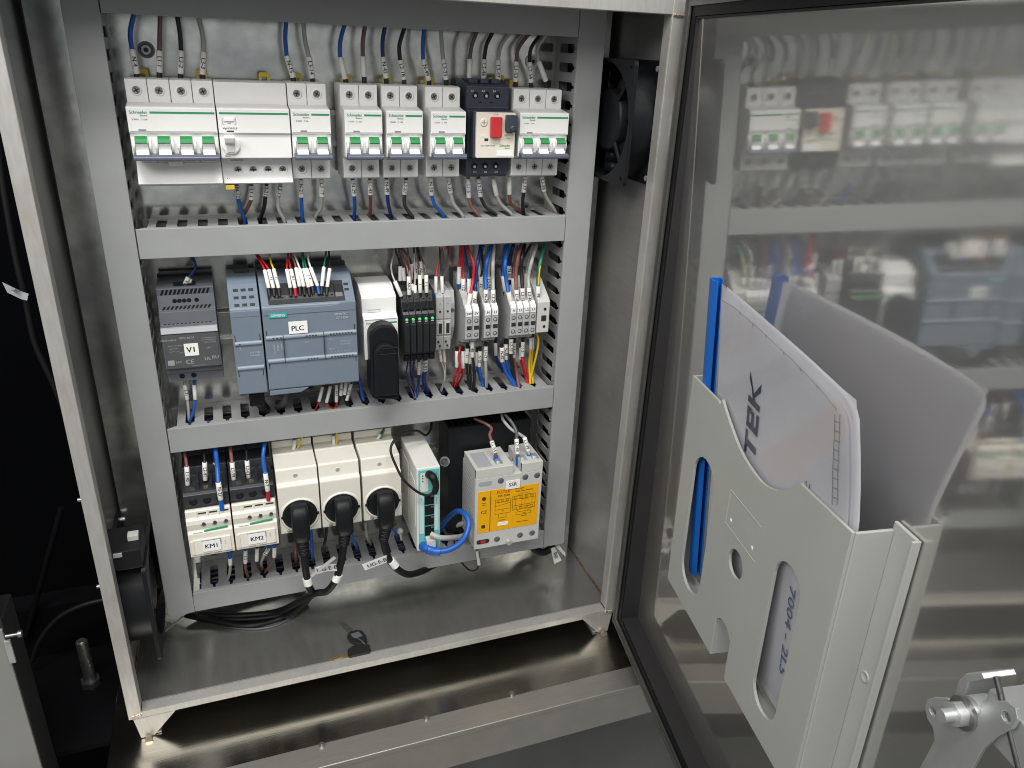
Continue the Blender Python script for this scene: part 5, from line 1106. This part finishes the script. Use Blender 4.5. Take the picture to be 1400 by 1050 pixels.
for c, a, s, e, rest, wh in (('dark grey', (401, 628), (400.8, 622), (402.8, 601), [(403, 594), (404, 586)], 'left'), ('dark grey', (457, 622), (456.8, 615.5), (456, 595), [(456, 588), (456, 580)], 'middle'), ('dark grey', (510.5, 614), (512, 608.5), (520.5, 593.5), [(524, 588), (526, 580)], 'right')):
    wire(c, 1.2, [a, s, e] + rest, 'marked wire entering the top of the %s cream socket' % wh, [20, 20, 22, 24, 26], G6, 'black', None, rs=2.2)
    d_ = {'left': [(403, 623), (407, 612), (412.7, 599), (416, 588)], 'middle': [(459, 616), (460.4, 606), (460.6, 593), (460, 582)], 'right': [(512, 610), (517, 604), (524, 592), (527, 580)]}[wh]
    wire('yellow' if wh != 'right' else 'green', 0.9, d_, 'thin green and yellow wire beside the %s socket top wire' % wh, 19, G6, sleeve=False)
for c, pts, wh in (('brown', [(403, 728), (403.6, 740), (404, 756), (405, 770, 0, -417)], 'brown wire hanging left of the first plug'), ('blue', [(425, 722), (426, 738), (426.5, 754), (428, 768, 0, -417)], 'blue wire hanging right of the first plug'),
                   ('black', [(446.5, 722), (445.5, 734), (443, 748), (445, 760, 0, -417)], 'black wire hanging between the first and second plug'), ('blue', [(479, 726), (482, 736), (486, 744), (489, 754, 0, -417)], 'blue wire hanging right of the second plug'),
                   ('grey', [(499.5, 714), (500.5, 724), (502, 734), (507, 745, 0, -417)], 'grey wire hanging left of the third plug'), ('blue', [(533, 714), (536.5, 721), (540, 727), (545, 736, 0, -417)], 'blue wire hanging right of the third plug')):
    wire(c, 1.7, pts, wh, 4, G6, sleeve=False)
t = thing('cable_tie_end', 'pale blob of clipped tie beside the network switch foot', 'cable tie', at(547, 728, 10))
obj('knot', B().ball(at(547, 726, 6), 4.2, 12), 'clear plug', t); obj('tail', B().tube([at(547, 728, 6), at(549, 738, 8)], 1.5, 8), 'clear plug', t)
G7 = 'lug wires on the solid state relay'
for c, a, s, e, rest, wh in (('brown', (679.5, 642), (677.6, 619), (672, 603), [(669.5, 594), (672, 586), (664, 579), (648, 572)], 'left'), ('dark grey', (708.5, 637), (707.6, 621), (706.2, 600), [(706, 590), (700, 578), (690, 566)], 'middle'), ('grey', (724, 633), (722.6, 617), (717, 598), [(711, 594), (698, 586), (688, 574), (686, 566)], 'right')):
    t = wire(c, 1.9, [a, s, e] + rest, '%s lug wire on the %s top terminal of the solid state relay' % (c, wh), [-22, -20, -12] + [-4 + 8 * i for i in range(len(rest))], G7, None, {'left': 'L1-54', 'middle': 'L2-48', 'right': 'L3-49'}[wh], rs=2.7)
    p = at(a[0], a[1] - 2, -22); q = at(s[0] + 0.4, s[1] + 4, -20.5)
    obj('lug_sleeve', B().cyl(p, q, 2.9, n=12), 'ferrule blue', t)
    obj('lug', B().box(p.x - 2.6, p.x + 2.6, p.y - 4, p.y + 4, p.z - 2.2, p.z - 0.9), 'tin', t)

# cables on the cabinet floor
for pts, r, lab in (([(235, 822), (262, 838), (300, 846), (350, 846), (392, 838), (420, 822)], 3.6, 'rear black cable lying on the cabinet floor under the lowest duct'),
                    ([(244, 832), (272, 838), (300, 853), (335, 860), (375, 856), (405, 840)], 1.1, 'thin dark lead lying along the front black cable')):
    o = obj('floor_cable', B().tube(spline([atz(x, y, -499 + r) for x, y in pts], 8), r, 10), 'black rubber' if r > 2 else 'wire dark grey'); tag(o, lab, 'cable')
o = obj('cable_tie', B().tube([atz(226, 863, -494), atz(250, 843, -480)], 1.2, 6), 'wire grey'); tag(o, 'pale cable tie tail under the lower left end of the duct', 'cable tie')
t = thing('drop_cable', 'black cable loop peeping out under the right end of the lowest duct', 'cable', at(742, 750, 30))
obj('sheath', B().tube(spline([at(722, 738, 28), at(730, 750, 28), at(742, 755, 28), at(752, 750, 28), at(757, 738, 30)]), 5, 12), 'black rubber', t)
for i, (pts, s) in enumerate(((((753, 750), (758, 748), (768, 766), (758, 771)), 'SNS'), (((760, 748), (765, 746), (773, 756), (773, 761)), ''))):
    t = thing('cable_tag', ('white tag printed SNS hanging from the black cable loop', 'smaller white tag tucked behind the SNS tag')[i], 'cable tag', at(760, 758, 22), 'tags under the lowest duct')
    q = [at(x, y, 20 + 4 * i) for x, y in pts]
    f = obj('flag', B().add(q + [v + Vector((0, 0.5, 0)) for v in q], [(0, 1, 2, 3), (7, 6, 5, 4), (0, 4, 5, 1), (1, 5, 6, 2), (2, 6, 7, 3), (3, 7, 4, 0)]), 'label paper', t)
    if s: obj('lettering', text(s, 6.6, (q[0] + q[1] + q[2] + q[3]) / 4 - Vector((0, 0.6, 0)), q[3] - q[0], q[1] - q[0]), 'print dark', f)

# keys
t = thing('key', 'black-headed key lying flat nearest the cabinet front lip', 'key', (165, -50, -498), 'two keys on one ring')
zf = ZB + 9
zk = -499.3
def flat(pts, h): return [(atz(x, y, zk + h).x, atz(x, y, zk + h).y) for x, y in pts]
obj('bow', B().ext(flat([(475, 889), (481, 884), (496, 880), (505, 882), (507, 889), (505, 893), (490, 896), (477, 899)], 3), 'z', zk, zk + 4), 'key black', t, 0.8)
obj('blade', B().ext(flat([(448, 901.5), (470, 894), (475, 892), (476, 899), (472, 900), (468, 898.5), (450, 904.5)], 2), 'z', zk + 0.6, zk + 2.2), 'brass', t, 0.2)
t = thing('key', 'black-headed key pointing back into the cabinet', 'key', (175, -30, -498), 'two keys on one ring')
obj('bow', B().ext(flat([(474, 869), (478, 864), (487, 861), (495, 862), (500, 869), (502, 876), (500, 880), (488, 881), (477, 875)], 4), 'z', zk + 0.4, zk + 4.4), 'key black', t, 0.8)
obj('bow_inlay', B().ext(flat([(479, 867), (490, 863.5), (496, 869), (487, 873), (482, 871)], 4.6), 'z', zk + 4.3, zk + 4.9), 'psu grey', t)
obj('blade', B().ext(flat([(465, 852), (468, 850), (482, 860), (477, 865)], 2), 'z', zk + 0.8, zk + 2.6), 'screw steel', t, 0.2)
o = obj('key_ring', B().tube(spline([atz(489, 873, zk + 5.5), atz(494, 876, zk + 6.5), atz(499, 881, zk + 5.5)]), 1.0, 8), 'screw steel'); tag(o, 'bit of steel ring linking the two black keys', 'key ring')

# fans
def fan(xw, s, y0, z0, label, group):
    # xw: wall face; s: direction away from the wall
    t = thing('cooling_fan', label, 'fan', (xw, y0 + 60, z0 + 60), group)
    cy, cz = y0 + 60, z0 + 60
    me = sheet([rrect(y0, y0 + 120, z0, z0 + 120, 5), circ(cy, cz, 57, 40)] + [circ(y0 + a, z0 + b_, 2.2, 10) for a in (7.5, 112.5) for b_ in (7.5, 112.5)], 4)
    R = Matrix(((0, 0, 1, 0), (1, 0, 0, 0), (0, 1, 0, 0), (0, 0, 0, 1)))
    obj('front_flange', B().mesh(me, Matrix.Translation((xw + s * 36, 0, 0)) @ R), 'black plastic', t)
    obj('rear_flange', B().mesh(me, Matrix.Translation((xw + s * 2.6, 0, 0)) @ R), 'black plastic', t)
    obj('venturi', B().tube([(xw + s * 4.6, cy, cz), (xw + s * 34, cy, cz)], 58.5, 40, caps=False), 'black plastic', t)
    obj('hub', B().lathe([(31, 4), (31, 31), (29.5, 33.4), (27, 34)], (xw, cy, cz), (s, 0, 0), 36), 'black plastic', t)
    for i in range(7):
        a = 2 * math.pi * i / 7; b = B(); vs = []
        for r_ in (30, 43, 55):
            for da, h in ((-0.32, 8), (0.1, 18), (0.36, 28)):
                vs.append((xw + s * h, cy + r_ * math.cos(a + da), cz + r_ * math.sin(a + da)))
        for k in range(2):
            for j in range(2): b.add([vs[k * 3 + j], vs[k * 3 + j + 1], vs[k * 3 + j + 4], vs[k * 3 + j + 3]], [(0, 1, 2, 3)], True)
        bl = obj('blade', b, 'black plastic', t); md = bl.modifiers.new('solid', 'SOLIDIFY'); md.thickness = 0.0014
    for i in range(4):
        a = math.pi / 4 + math.pi / 2 * i
        obj('strut', B().cyl((xw + s * 32, cy + 30 * math.cos(a), cz + 30 * math.sin(a)), (xw + s * 33, cy + 58 * math.cos(a), cz + 58 * math.sin(a)), 2.2, n=8), 'black plastic', t)
    for a in (7.5, 112.5):
        for b_ in (7.5, 112.5):
            obj('screw', B().cyl((xw + s * 4.6, y0 + a, z0 + b_), (xw + s * 9.5, y0 + a, z0 + b_), 2.6, n=10), 'zinc', t)
    return t
fan(XR - 1.6, -1, -61, 40, 'black axial fan fixed high on the right inner wall', 'axial fans on the side walls')
fan(XL + 1.6, 1, -61, -447, 'black axial fan low on the left inner wall', 'axial fans on the side walls')
t = thing('thermostat', 'small black box above the lower left fan', 'thermostat', (-52, -30, -325))
obj('housing', B().box(XL + 2, -34, -60, -14, -325, -303), 'black rubber', t, 1)
obj('clip', B().box(-58, -50, -62, -60.2, -308, -303.5), 'zinc', t, 0.3)
obj('terminal', B().box(-46, -36, -44, -34, -303, -297), 'clear plug', t, 0.6)

# ================================================================== door (built in its own axes, then placed)
DA = math.radians(9.97)
N_ = Vector((math.cos(DA), -math.sin(DA), 0)); U_ = Vector((-math.sin(DA), -math.cos(DA), 0))
def fr(u, c, z): return U_ * u + N_ * c + Vector((0, 0, z))          # c = distance along the door normal, u towards the viewer
FRM = Matrix(((U_.x, N_.x, 0, 0), (U_.y, N_.y, 0, 0), (0, 0, 1, 0), (0, 0, 0, 1)))
tl = 0.0225
Wv = -Vector((math.cos(-0.174) * math.cos(tl), math.sin(-0.174) * math.cos(tl), math.sin(tl)))
Uv = Vector((math.sin(-0.174), -math.cos(-0.174), 0)); Vv = Wv.cross(Uv); Vv = Vv if Vv.z > 0 else -Vv
O0 = Vector((514.2626, -75.0, 0))
DM = Matrix(((Uv.x, Vv.x, Wv.x, O0.x), (Uv.y, Vv.y, Wv.y, O0.y), (Uv.z, Vv.z, Wv.z, O0.z), (0, 0, 0, 1)))
# the polished inner sheet bows slightly from top to bottom
def bow(z): return 515.3 + 0.012 * (90 - z) + 0.0000212 * (348100 - (z + 500) ** 2)
b = B(); zz = [-506 + 16 * i for i in range(45)]
vs = [p for z in zz for p in (fr(6, bow(z), z), fr(568, bow(z), z))]
b.add(vs, [(2 * i, 2 * i + 1, 2 * i + 3, 2 * i + 2) for i in range(44)], True)
door = obj('door', b, 'door steel', cab)
obj('outer_panel', B().box(-1, 573, 549, 551, -506, 214).xf(FRM), 'cabinet steel', door)
def ring(u0, u1, z0, z1, ti, c0, c1):          # rectangular frame, thickness ti inwards
    b = B()
    b.box(u0, u0 + ti, c0, c1, z0, z1); b.box(u1 - ti, u1, c0, c1, z0, z1)
    b.box(u0 + ti, u1 - ti, c0, c1, z0, z0 + ti); b.box(u0 + ti, u1 - ti, c0, c1, z1 - ti, z1)
    return b.xf(FRM)
obj('door_flange', ring(-3, 575, -508, 216, 1.6, 503.5, 548), 'rim steel', door)
obj('flange_return', ring(-1.2, 573.2, -506.2, 214.2, 7.2, 505.2, 506.6), 'rim steel', door)
obj('gasket', ring(6.2, 566, -498.8, 207, 8.4, 507.4, 520), 'black rubber', door)
obj('gasket_channel', ring(14.8, 557.2, -490.2, 198.2, 1.8, 508.5, 546), 'post dark', door)
# latch
lt = thing('door_latch', 'zinc rod latch with a forked cam plate near the free door edge', 'latch', O0 + Uv * 500 + Vv * -180)
def dloc(px, py, w):
    d = ray(px, py); t_ = (w - (CAM - O0).dot(Wv)) / d.dot(Wv); p = CAM + d * t_ - O0
    return (p.dot(Uv), p.dot(Vv))
cw = 34.0
outl = [dloc(x, y, cw) for x, y in ((1267, 968), (1270, 956), (1279, 953), (1297, 954), (1306, 962), (1313, 974), (1330, 985), (1343, 976), (1345, 958), (1378, 958), (1391, 968), (1394, 983), (1386, 996), (1362, 1008), (1346, 1024), (1332, 1050), (1318, 1100), (1230, 1110), (1262, 1045), (1280, 1012), (1278, 995), (1270, 982))]
h1 = dloc(1277.5, 972, cw); h2 = dloc(1378, 980, cw)
me = sheet([outl, circ(h1[0], h1[1], 2.4, 12), circ(h2[0], h2[1], 2.6, 12)], 2.0)
obj('cam_plate', B().mesh(me, DM @ Matrix.Translation((0, 0, cw))), 'zinc', lt, 0.25)
sc = dloc(1322, 974, cw)
obj('spindle', B().cyl((sc[0], sc[1], 2), (sc[0], sc[1], cw + 3), 5.4, n=18).cyl((sc[0], sc[1], cw - 12), (sc[0], sc[1], cw - 2), 7.5, n=24).xf(DM), 'zinc', lt)
obj('washer', B().cyl((sc[0], sc[1], cw + 1.1), (sc[0], sc[1], cw + 3.2), 8.2, n=24).xf(DM), 'screw steel', lt)
obj('nut', B().cyl((sc[0], sc[1], cw + 3.2), (sc[0], sc[1], cw + 8), 6.2, n=6).xf(DM), 'zinc', lt)
obj('bolt_end', B().cyl((sc[0], sc[1], cw + 8), (sc[0], sc[1], cw + 14), 3.2, n=12).xf(DM), 'zinc', lt)
ax_ = dloc(1340, 945, 20); bx_ = dloc(1400, 940, 20)
obj('lock_body', B().box(sc[0] + 3, sc[0] + 60, sc[1] - 6, sc[1] + 18, 4, 30).xf(DM), 'zinc', lt, 1.0)
hk = [dloc(x, y, 18) for x, y in ((1324, 948), (1330, 928), (1340, 918), (1362, 917), (1366, 926), (1344, 930), (1338, 950))]
obj('hook_plate', B().ext(hk, 'z', 8, 26).xf(DM), 'zinc', lt, 0.5)
obj('spring', B().tube([DM @ Vector((sc[0] + 30 + 5 * math.cos(i * 0.8), sc[1] - 30 + 5 * math.sin(i * 0.8), 4 + i * 0.35)) for i in range(70)], 1.0, 6), 'screw steel', lt)
ra = dloc(1362, 925, 30)
obj('rod', B().cyl((ra[0], ra[1], 30), (ra[0] + 50, ra[1] - 60, 30), 1.4, n=8).xf(DM), 'dark screw', lt)

# document pocket
pk = thing('document_pocket', 'grey plastic document pocket with slots stuck on the mirror-bright door', 'document pocket', O0 + Uv * 290 + Vv * -322)
w0 = 30.0
def Dl(pts): return [dloc(x, y, w0) for x, y in pts]
def smooth(pts, k=5): return [(p.x, p.y) for p in spline([Vector((a, b_, 0)) for a, b_ in pts], k)]
tl_ = dloc(949, 513, w0); tr_ = (416.6, -91)
u0, u1 = tl_[0], 416.6; vb = -317
cut = smooth(Dl([(989, 546), (1000, 580), (1016, 620), (1040, 656), (1060, 669), (1080, 670), (1096, 660)]))
cu0, cu1 = cut[0][0], cut[-1][0]
nl = dloc(972.5, 894.6, w0)[0]; nr = dloc(991, 927, w0)[0]; na = dloc(987, 843, w0)
nw = (nr - nl) / 2
notch = [(nr, vb), (nr, na[1] - nw * 0.4)] + [((nl + nr) / 2 + nw * math.cos(a), na[1] - nw * 0.9 + nw * 0.9 * math.sin(a)) for a in [math.pi * i / 8 for i in range(1, 8)]] + [(nl, na[1] - nw * 0.4), (nl, vb)]
outl = [(u0, -94)] + [(cut[0][0] - 6, -93.6), (cut[0][0] - 2, -95)] + cut + [(cu1 + 5, -93), (u1, -91), (u1, vb)] + notch + [(u0, vb)]
def obround(top, bot, left, right):
    tu, tv = dloc(*top, w0); bu, bv = dloc(*bot, w0); lu = dloc(*left, w0)[0]; ru = dloc(*right, w0)[0]
    r = (ru - lu) / 2; c = (lu + ru) / 2
    return [(c + r * math.cos(math.pi * i / 10), tv - r + r * math.sin(math.pi * i / 10)) for i in range(11)] + [(c + r * math.cos(math.pi + math.pi * i / 10), bv + r + r * math.sin(math.pi + math.pi * i / 10)) for i in range(11)]
slot1 = obround((962, 622), (950, 818), (932, 777), (963, 769)); slot2 = obround((1073.6, 762), (1055, 995), (1032, 929), (1100, 800))
ch = dloc(1007.6, 771, w0); chr_ = abs(dloc(1018, 771, w0)[0] - dloc(997, 771, w0)[0]) / 2
me = sheet([outl, slot1, slot2, circ(ch[0], ch[1], chr_ + 0.6, 28)], 2.4)
front = obj('front_panel', B().mesh(me, DM @ Matrix.Translation((0, 0, w0))), 'pocket grey', pk, 0.5)
obj('right_side', B().box(u1 - 1.2, u1 + 1.2, vb, -91.2, 3.6, w0 - 1.3).xf(DM), 'pocket grey', pk, 0.5)
obj('right_flange', B().box(u1 - 1.2, u1 + 19, vb - 8, -86, 1.0, 3.5).xf(DM), 'pocket grey', pk, 0.6)
obj('flange_lip', B().box(u1 + 19.1, u1 + 21, vb - 8, -86, 1.0, 7).xf(DM), 'pocket grey', pk, 0.5)
obj('left_side', B().box(u0 - 1.2, u0 + 1.2, vb, -94.2, 3.6, w0 - 1.3).xf(DM), 'pocket grey', pk, 0.5)
obj('left_flange', B().box(u0 - 14, u0 + 1.2, vb, -94, 1.0, 3.5).xf(DM), 'pocket grey', pk, 0.5)
obj('bottom_panel', B().box(u0 + 1.3, nl - 2, vb - 0.2, vb + 2.2, 3.6, w0 - 1.3).box(nr + 2, u1 - 1.3, vb - 0.2, vb + 2.2, 3.6, w0 - 1.3).xf(DM), 'pocket grey', pk, 0.4)
obj('notch_wall', B().box(nl - 1.6, nl, vb, na[1], 3.6, w0 - 1.3).box(nr, nr + 1.6, vb, na[1] - 4, 3.6, w0 - 1.3).xf(DM), 'pocket grey', pk, 0.4)
fh = dloc(1196, 857, 3.6)
obj('rivet', B().lathe([(4.2, 0), (4.0, 0.7), (3.2, 0.9), (2.8, 0.4), (0.1, 0.4)], (u1 + 9, -200, 3.5), (0, 0, 1), 18).xf(DM), 'pocket grey', pk)
el = [Dl([(994, 714), (1001, 669)]), Dl([(994, 714), (1034, 769)]), Dl([(1001, 669), (1043, 721)])]
b = B()
for a, c in el: b.tube([Vector((a[0], a[1], w0 + 1.25)), Vector((c[0], c[1], w0 + 1.25))], 0.35, 6)
obj('embossed_frame', b.xf(DM), 'pocket grey', front)
for q in ((1001, 711), (1030, 749)):
    p = dloc(*q, w0); obj('pin_hole', B().lathe([(1.9, 0), (1.6, 0.3), (0.1, 0.3)], (p[0], p[1], w0 + 1.2), (0, 0, 1), 14).xf(DM), 'label paper', front)
# documents
dc = thing('document_folder', 'clear folder of white drawings with a blue spine standing in the grey pocket', 'document folder', O0 + Uv * 280 + Vv * -300 + Wv * 15)
ws = 28.0
def lean(u, v):                                 # the folder leans forward at the top, most at its free corner
    a = min(1, max(0, (u - 177) / 233)); q = max(0, (v + 94) / 89)
    return 0.055 * (v + 5) + a * (14 * q ** 1.3 + 2.5 * min(1, max(0, (v + 300) / 206)))
def LW(p): return DM @ Vector((p[0], p[1], p[2] + lean(p[0], p[1])))
def fl_loc(px, py, w):
    ww = w
    for _ in range(12):
        u, v = dloc(px, py, ww); ww = w + lean(u, v)
    return (u, v)
sp0 = fl_loc(970, 379, ws + 5)
ua = sp0[0]; ub = ua + 12.5; vt = sp0[1]
UP = Matrix(((1, 0, 0, 0), (0, 0, 1, 0), (0, 1, 0, 0), (0, 0, 0, 1)))
obj('spine', B().ext([(ua, ws - 4.6), (ua, ws + 4.4), (ua + 1, ws + 5), (ub - 4, ws + 5), (ub, ws + 2.6), (ub, ws + 1.4), (ub - 3.6, ws + 3.6), (ua + 1.6, ws + 3.6), (ua + 1.6, ws - 3.4), (ub - 3.6, ws - 3.4), (ub, ws - 1.6), (ub, ws - 3), (ub - 4, ws - 5)], 'z', vt - 297, vt).xf(UP).warp(LW), 'spine blue', dc, 0.3)
topc = [fl_loc(x, y, ws + 1) for x, y in ((991, 393), (1015, 412), (1050, 442), (1090, 477), (1125, 510), (1150, 535), (1161, 550))]
def bend(u, f): return 1.6 * math.sin(math.pi * min(1, max(0, u - ua) / 245)) * (1 - f) ** 1.5 - 1.5 * f
def page(w, dv, du, mt, nm, thick=0.0, top=None, par=None):
    top = top or topc
    vs = []; n = 12; m = len(top)
    for j in range(n + 1):
        f = j / n
        for i, (u, v) in enumerate(top):
            vs.append((u + du * (i / (m - 1)), v + dv + (vt - 296 - v) * f, w + bend(u, f)))
    fs = [(j * m + i, j * m + i + 1, (j + 1) * m + i + 1, (j + 1) * m + i) for j in range(n) for i in range(m - 1)]
    o = obj(nm, B().add(vs, fs, True).warp(LW), mt, par or dc)
    return o
topc = [(p[0], p[1]) for p in [Vector((a, b_)) for a, b_ in smooth(topc, 3)]]
k = len(topc) - 1
topc += [(topc[k][0] + 4, topc[k][1] - 3), (topc[k][0] + 6, topc[k][1] - 8)]
page(ws - 1.9, 0, 0, 'milky film', 'back_cover', top=[(ub - 2 + (411.5 - ub) * i / 10, vt - 2 - 4 * i / 10) for i in range(11)])
for i in range(2): page(ws - 1.4 + 1.1 * i, -1.5 * i + 0.5, -1.4 * i + 1.2, 'paper', 'sheet')
frontp = page(ws + 2.0, -6, -5, 'paper', 'front_page')
def onpage(px, py):
    w = ws + 2.4
    for _ in range(6):
        u, v = fl_loc(px, py, w); f = max(0, min(1, (vt - 6 - v) / 290)); w = ws + 2.4 + bend(u, f)
    return LW((u, v, w))
ctr = onpage(1030, 572); a_ = onpage(1024, 625); c2 = onpage(1033, 518); side = onpage(1042, 572) - onpage(1018, 572)
# the printed word runs up the page, letters built as strokes
xd = c2 - a_; ln = xd.length; xd.normalize(); yd = -(side - xd * side.dot(xd)).normalized(); hgt = 19.5
b = B(); zoff = xd.cross(yd).normalized() * (1 if xd.cross(yd).dot(CAM - ctr) > 0 else -1) * 0.75
def stroke(poly): b.add([ctr + xd * ((x - 0.5) * ln) + yd * ((y - 0.5) * hgt) + zoff for x, y in poly], [tuple(range(len(poly)))])
for pl_ in ([(0.0, 1), (0.0, 0.80), (0.30, 0.80), (0.30, 1)], [(0.10, 0.8), (0.10, 0), (0.19, 0), (0.19, 0.8)],
            [(0.34, 1), (0.34, 0.8), (0.60, 0.8), (0.60, 1)], [(0.34, 0.8), (0.34, 0), (0.42, 0), (0.42, 0.8)], [(0.42, 0.2), (0.42, 0), (0.60, 0), (0.60, 0.2)], [(0.42, 0.6), (0.42, 0.4), (0.58, 0.4), (0.58, 0.6)], [(0.53, 0.8), (0.53, 0.6), (0.60, 0.6), (0.60, 0.8)],
            [(0.65, 1), (0.65, 0), (0.73, 0), (0.73, 1)], [(0.73, 0.62), (0.73, 0.4), (0.92, 1), (1.02, 1)], [(0.73, 0.6), (0.80, 0.56), (1.0, 0), (0.90, 0)]): stroke(pl_)
obj('lettering', b, 'ink navy', frontp)
c3 = onpage(1106, 664); obj('lettering', text('C', 8, c3 + zoff, xd, yd), 'ink navy', frontp)
b = B()
fl1 = [onpage(x, y) + zoff for x, y in ((988, 410), (1005, 420), (1040, 450), (1085, 492), (1120, 528), (1146, 560))]
b.tube(fl1, 0.22, 4)
for (x, y) in ((1012, 425), (1030, 442), (1048, 457), (1072, 480), (1095, 502), (1118, 526)): b.tube([onpage(x, y) + zoff, onpage(x + 1, y + 5) + zoff], 0.25, 4)
for px in (1143, 1150): b.tube([onpage(px, 566) + zoff, onpage(px - 1, 600) + zoff, onpage(px - 3, 640) + zoff, onpage(px - 4, 690) + zoff], 0.2, 4)
for i in range(9): b.tube([onpage(1143 - i * 0.4, 575 + i * 13) + zoff, onpage(1150 - i * 0.4, 578 + i * 13) + zoff], 0.3, 4)
obj('drawing_frame', b, 'print grey', frontp)
page(ws + 3.6, 3.5, 2.5, 'clear film', 'cover_film')
# handwriting seen through the long right slot
b = B()
wr = ws + 7.5
def wp(px, py): return onpage(px, py) + zoff
h0, h1 = wp(1085, 800), wp(1069, 924); hd = (h1 - h0).normalized(); hr = wp(1092, 862) - wp(1070, 862); hr = (hr - hd * hr.dot(hd)).normalized()
text('7004 - 2L5', 11.5, (h0 + h1) / 2, hd, hr, b=b, sx=1.7)
obj('handwriting', b, 'pen blue', frontp)
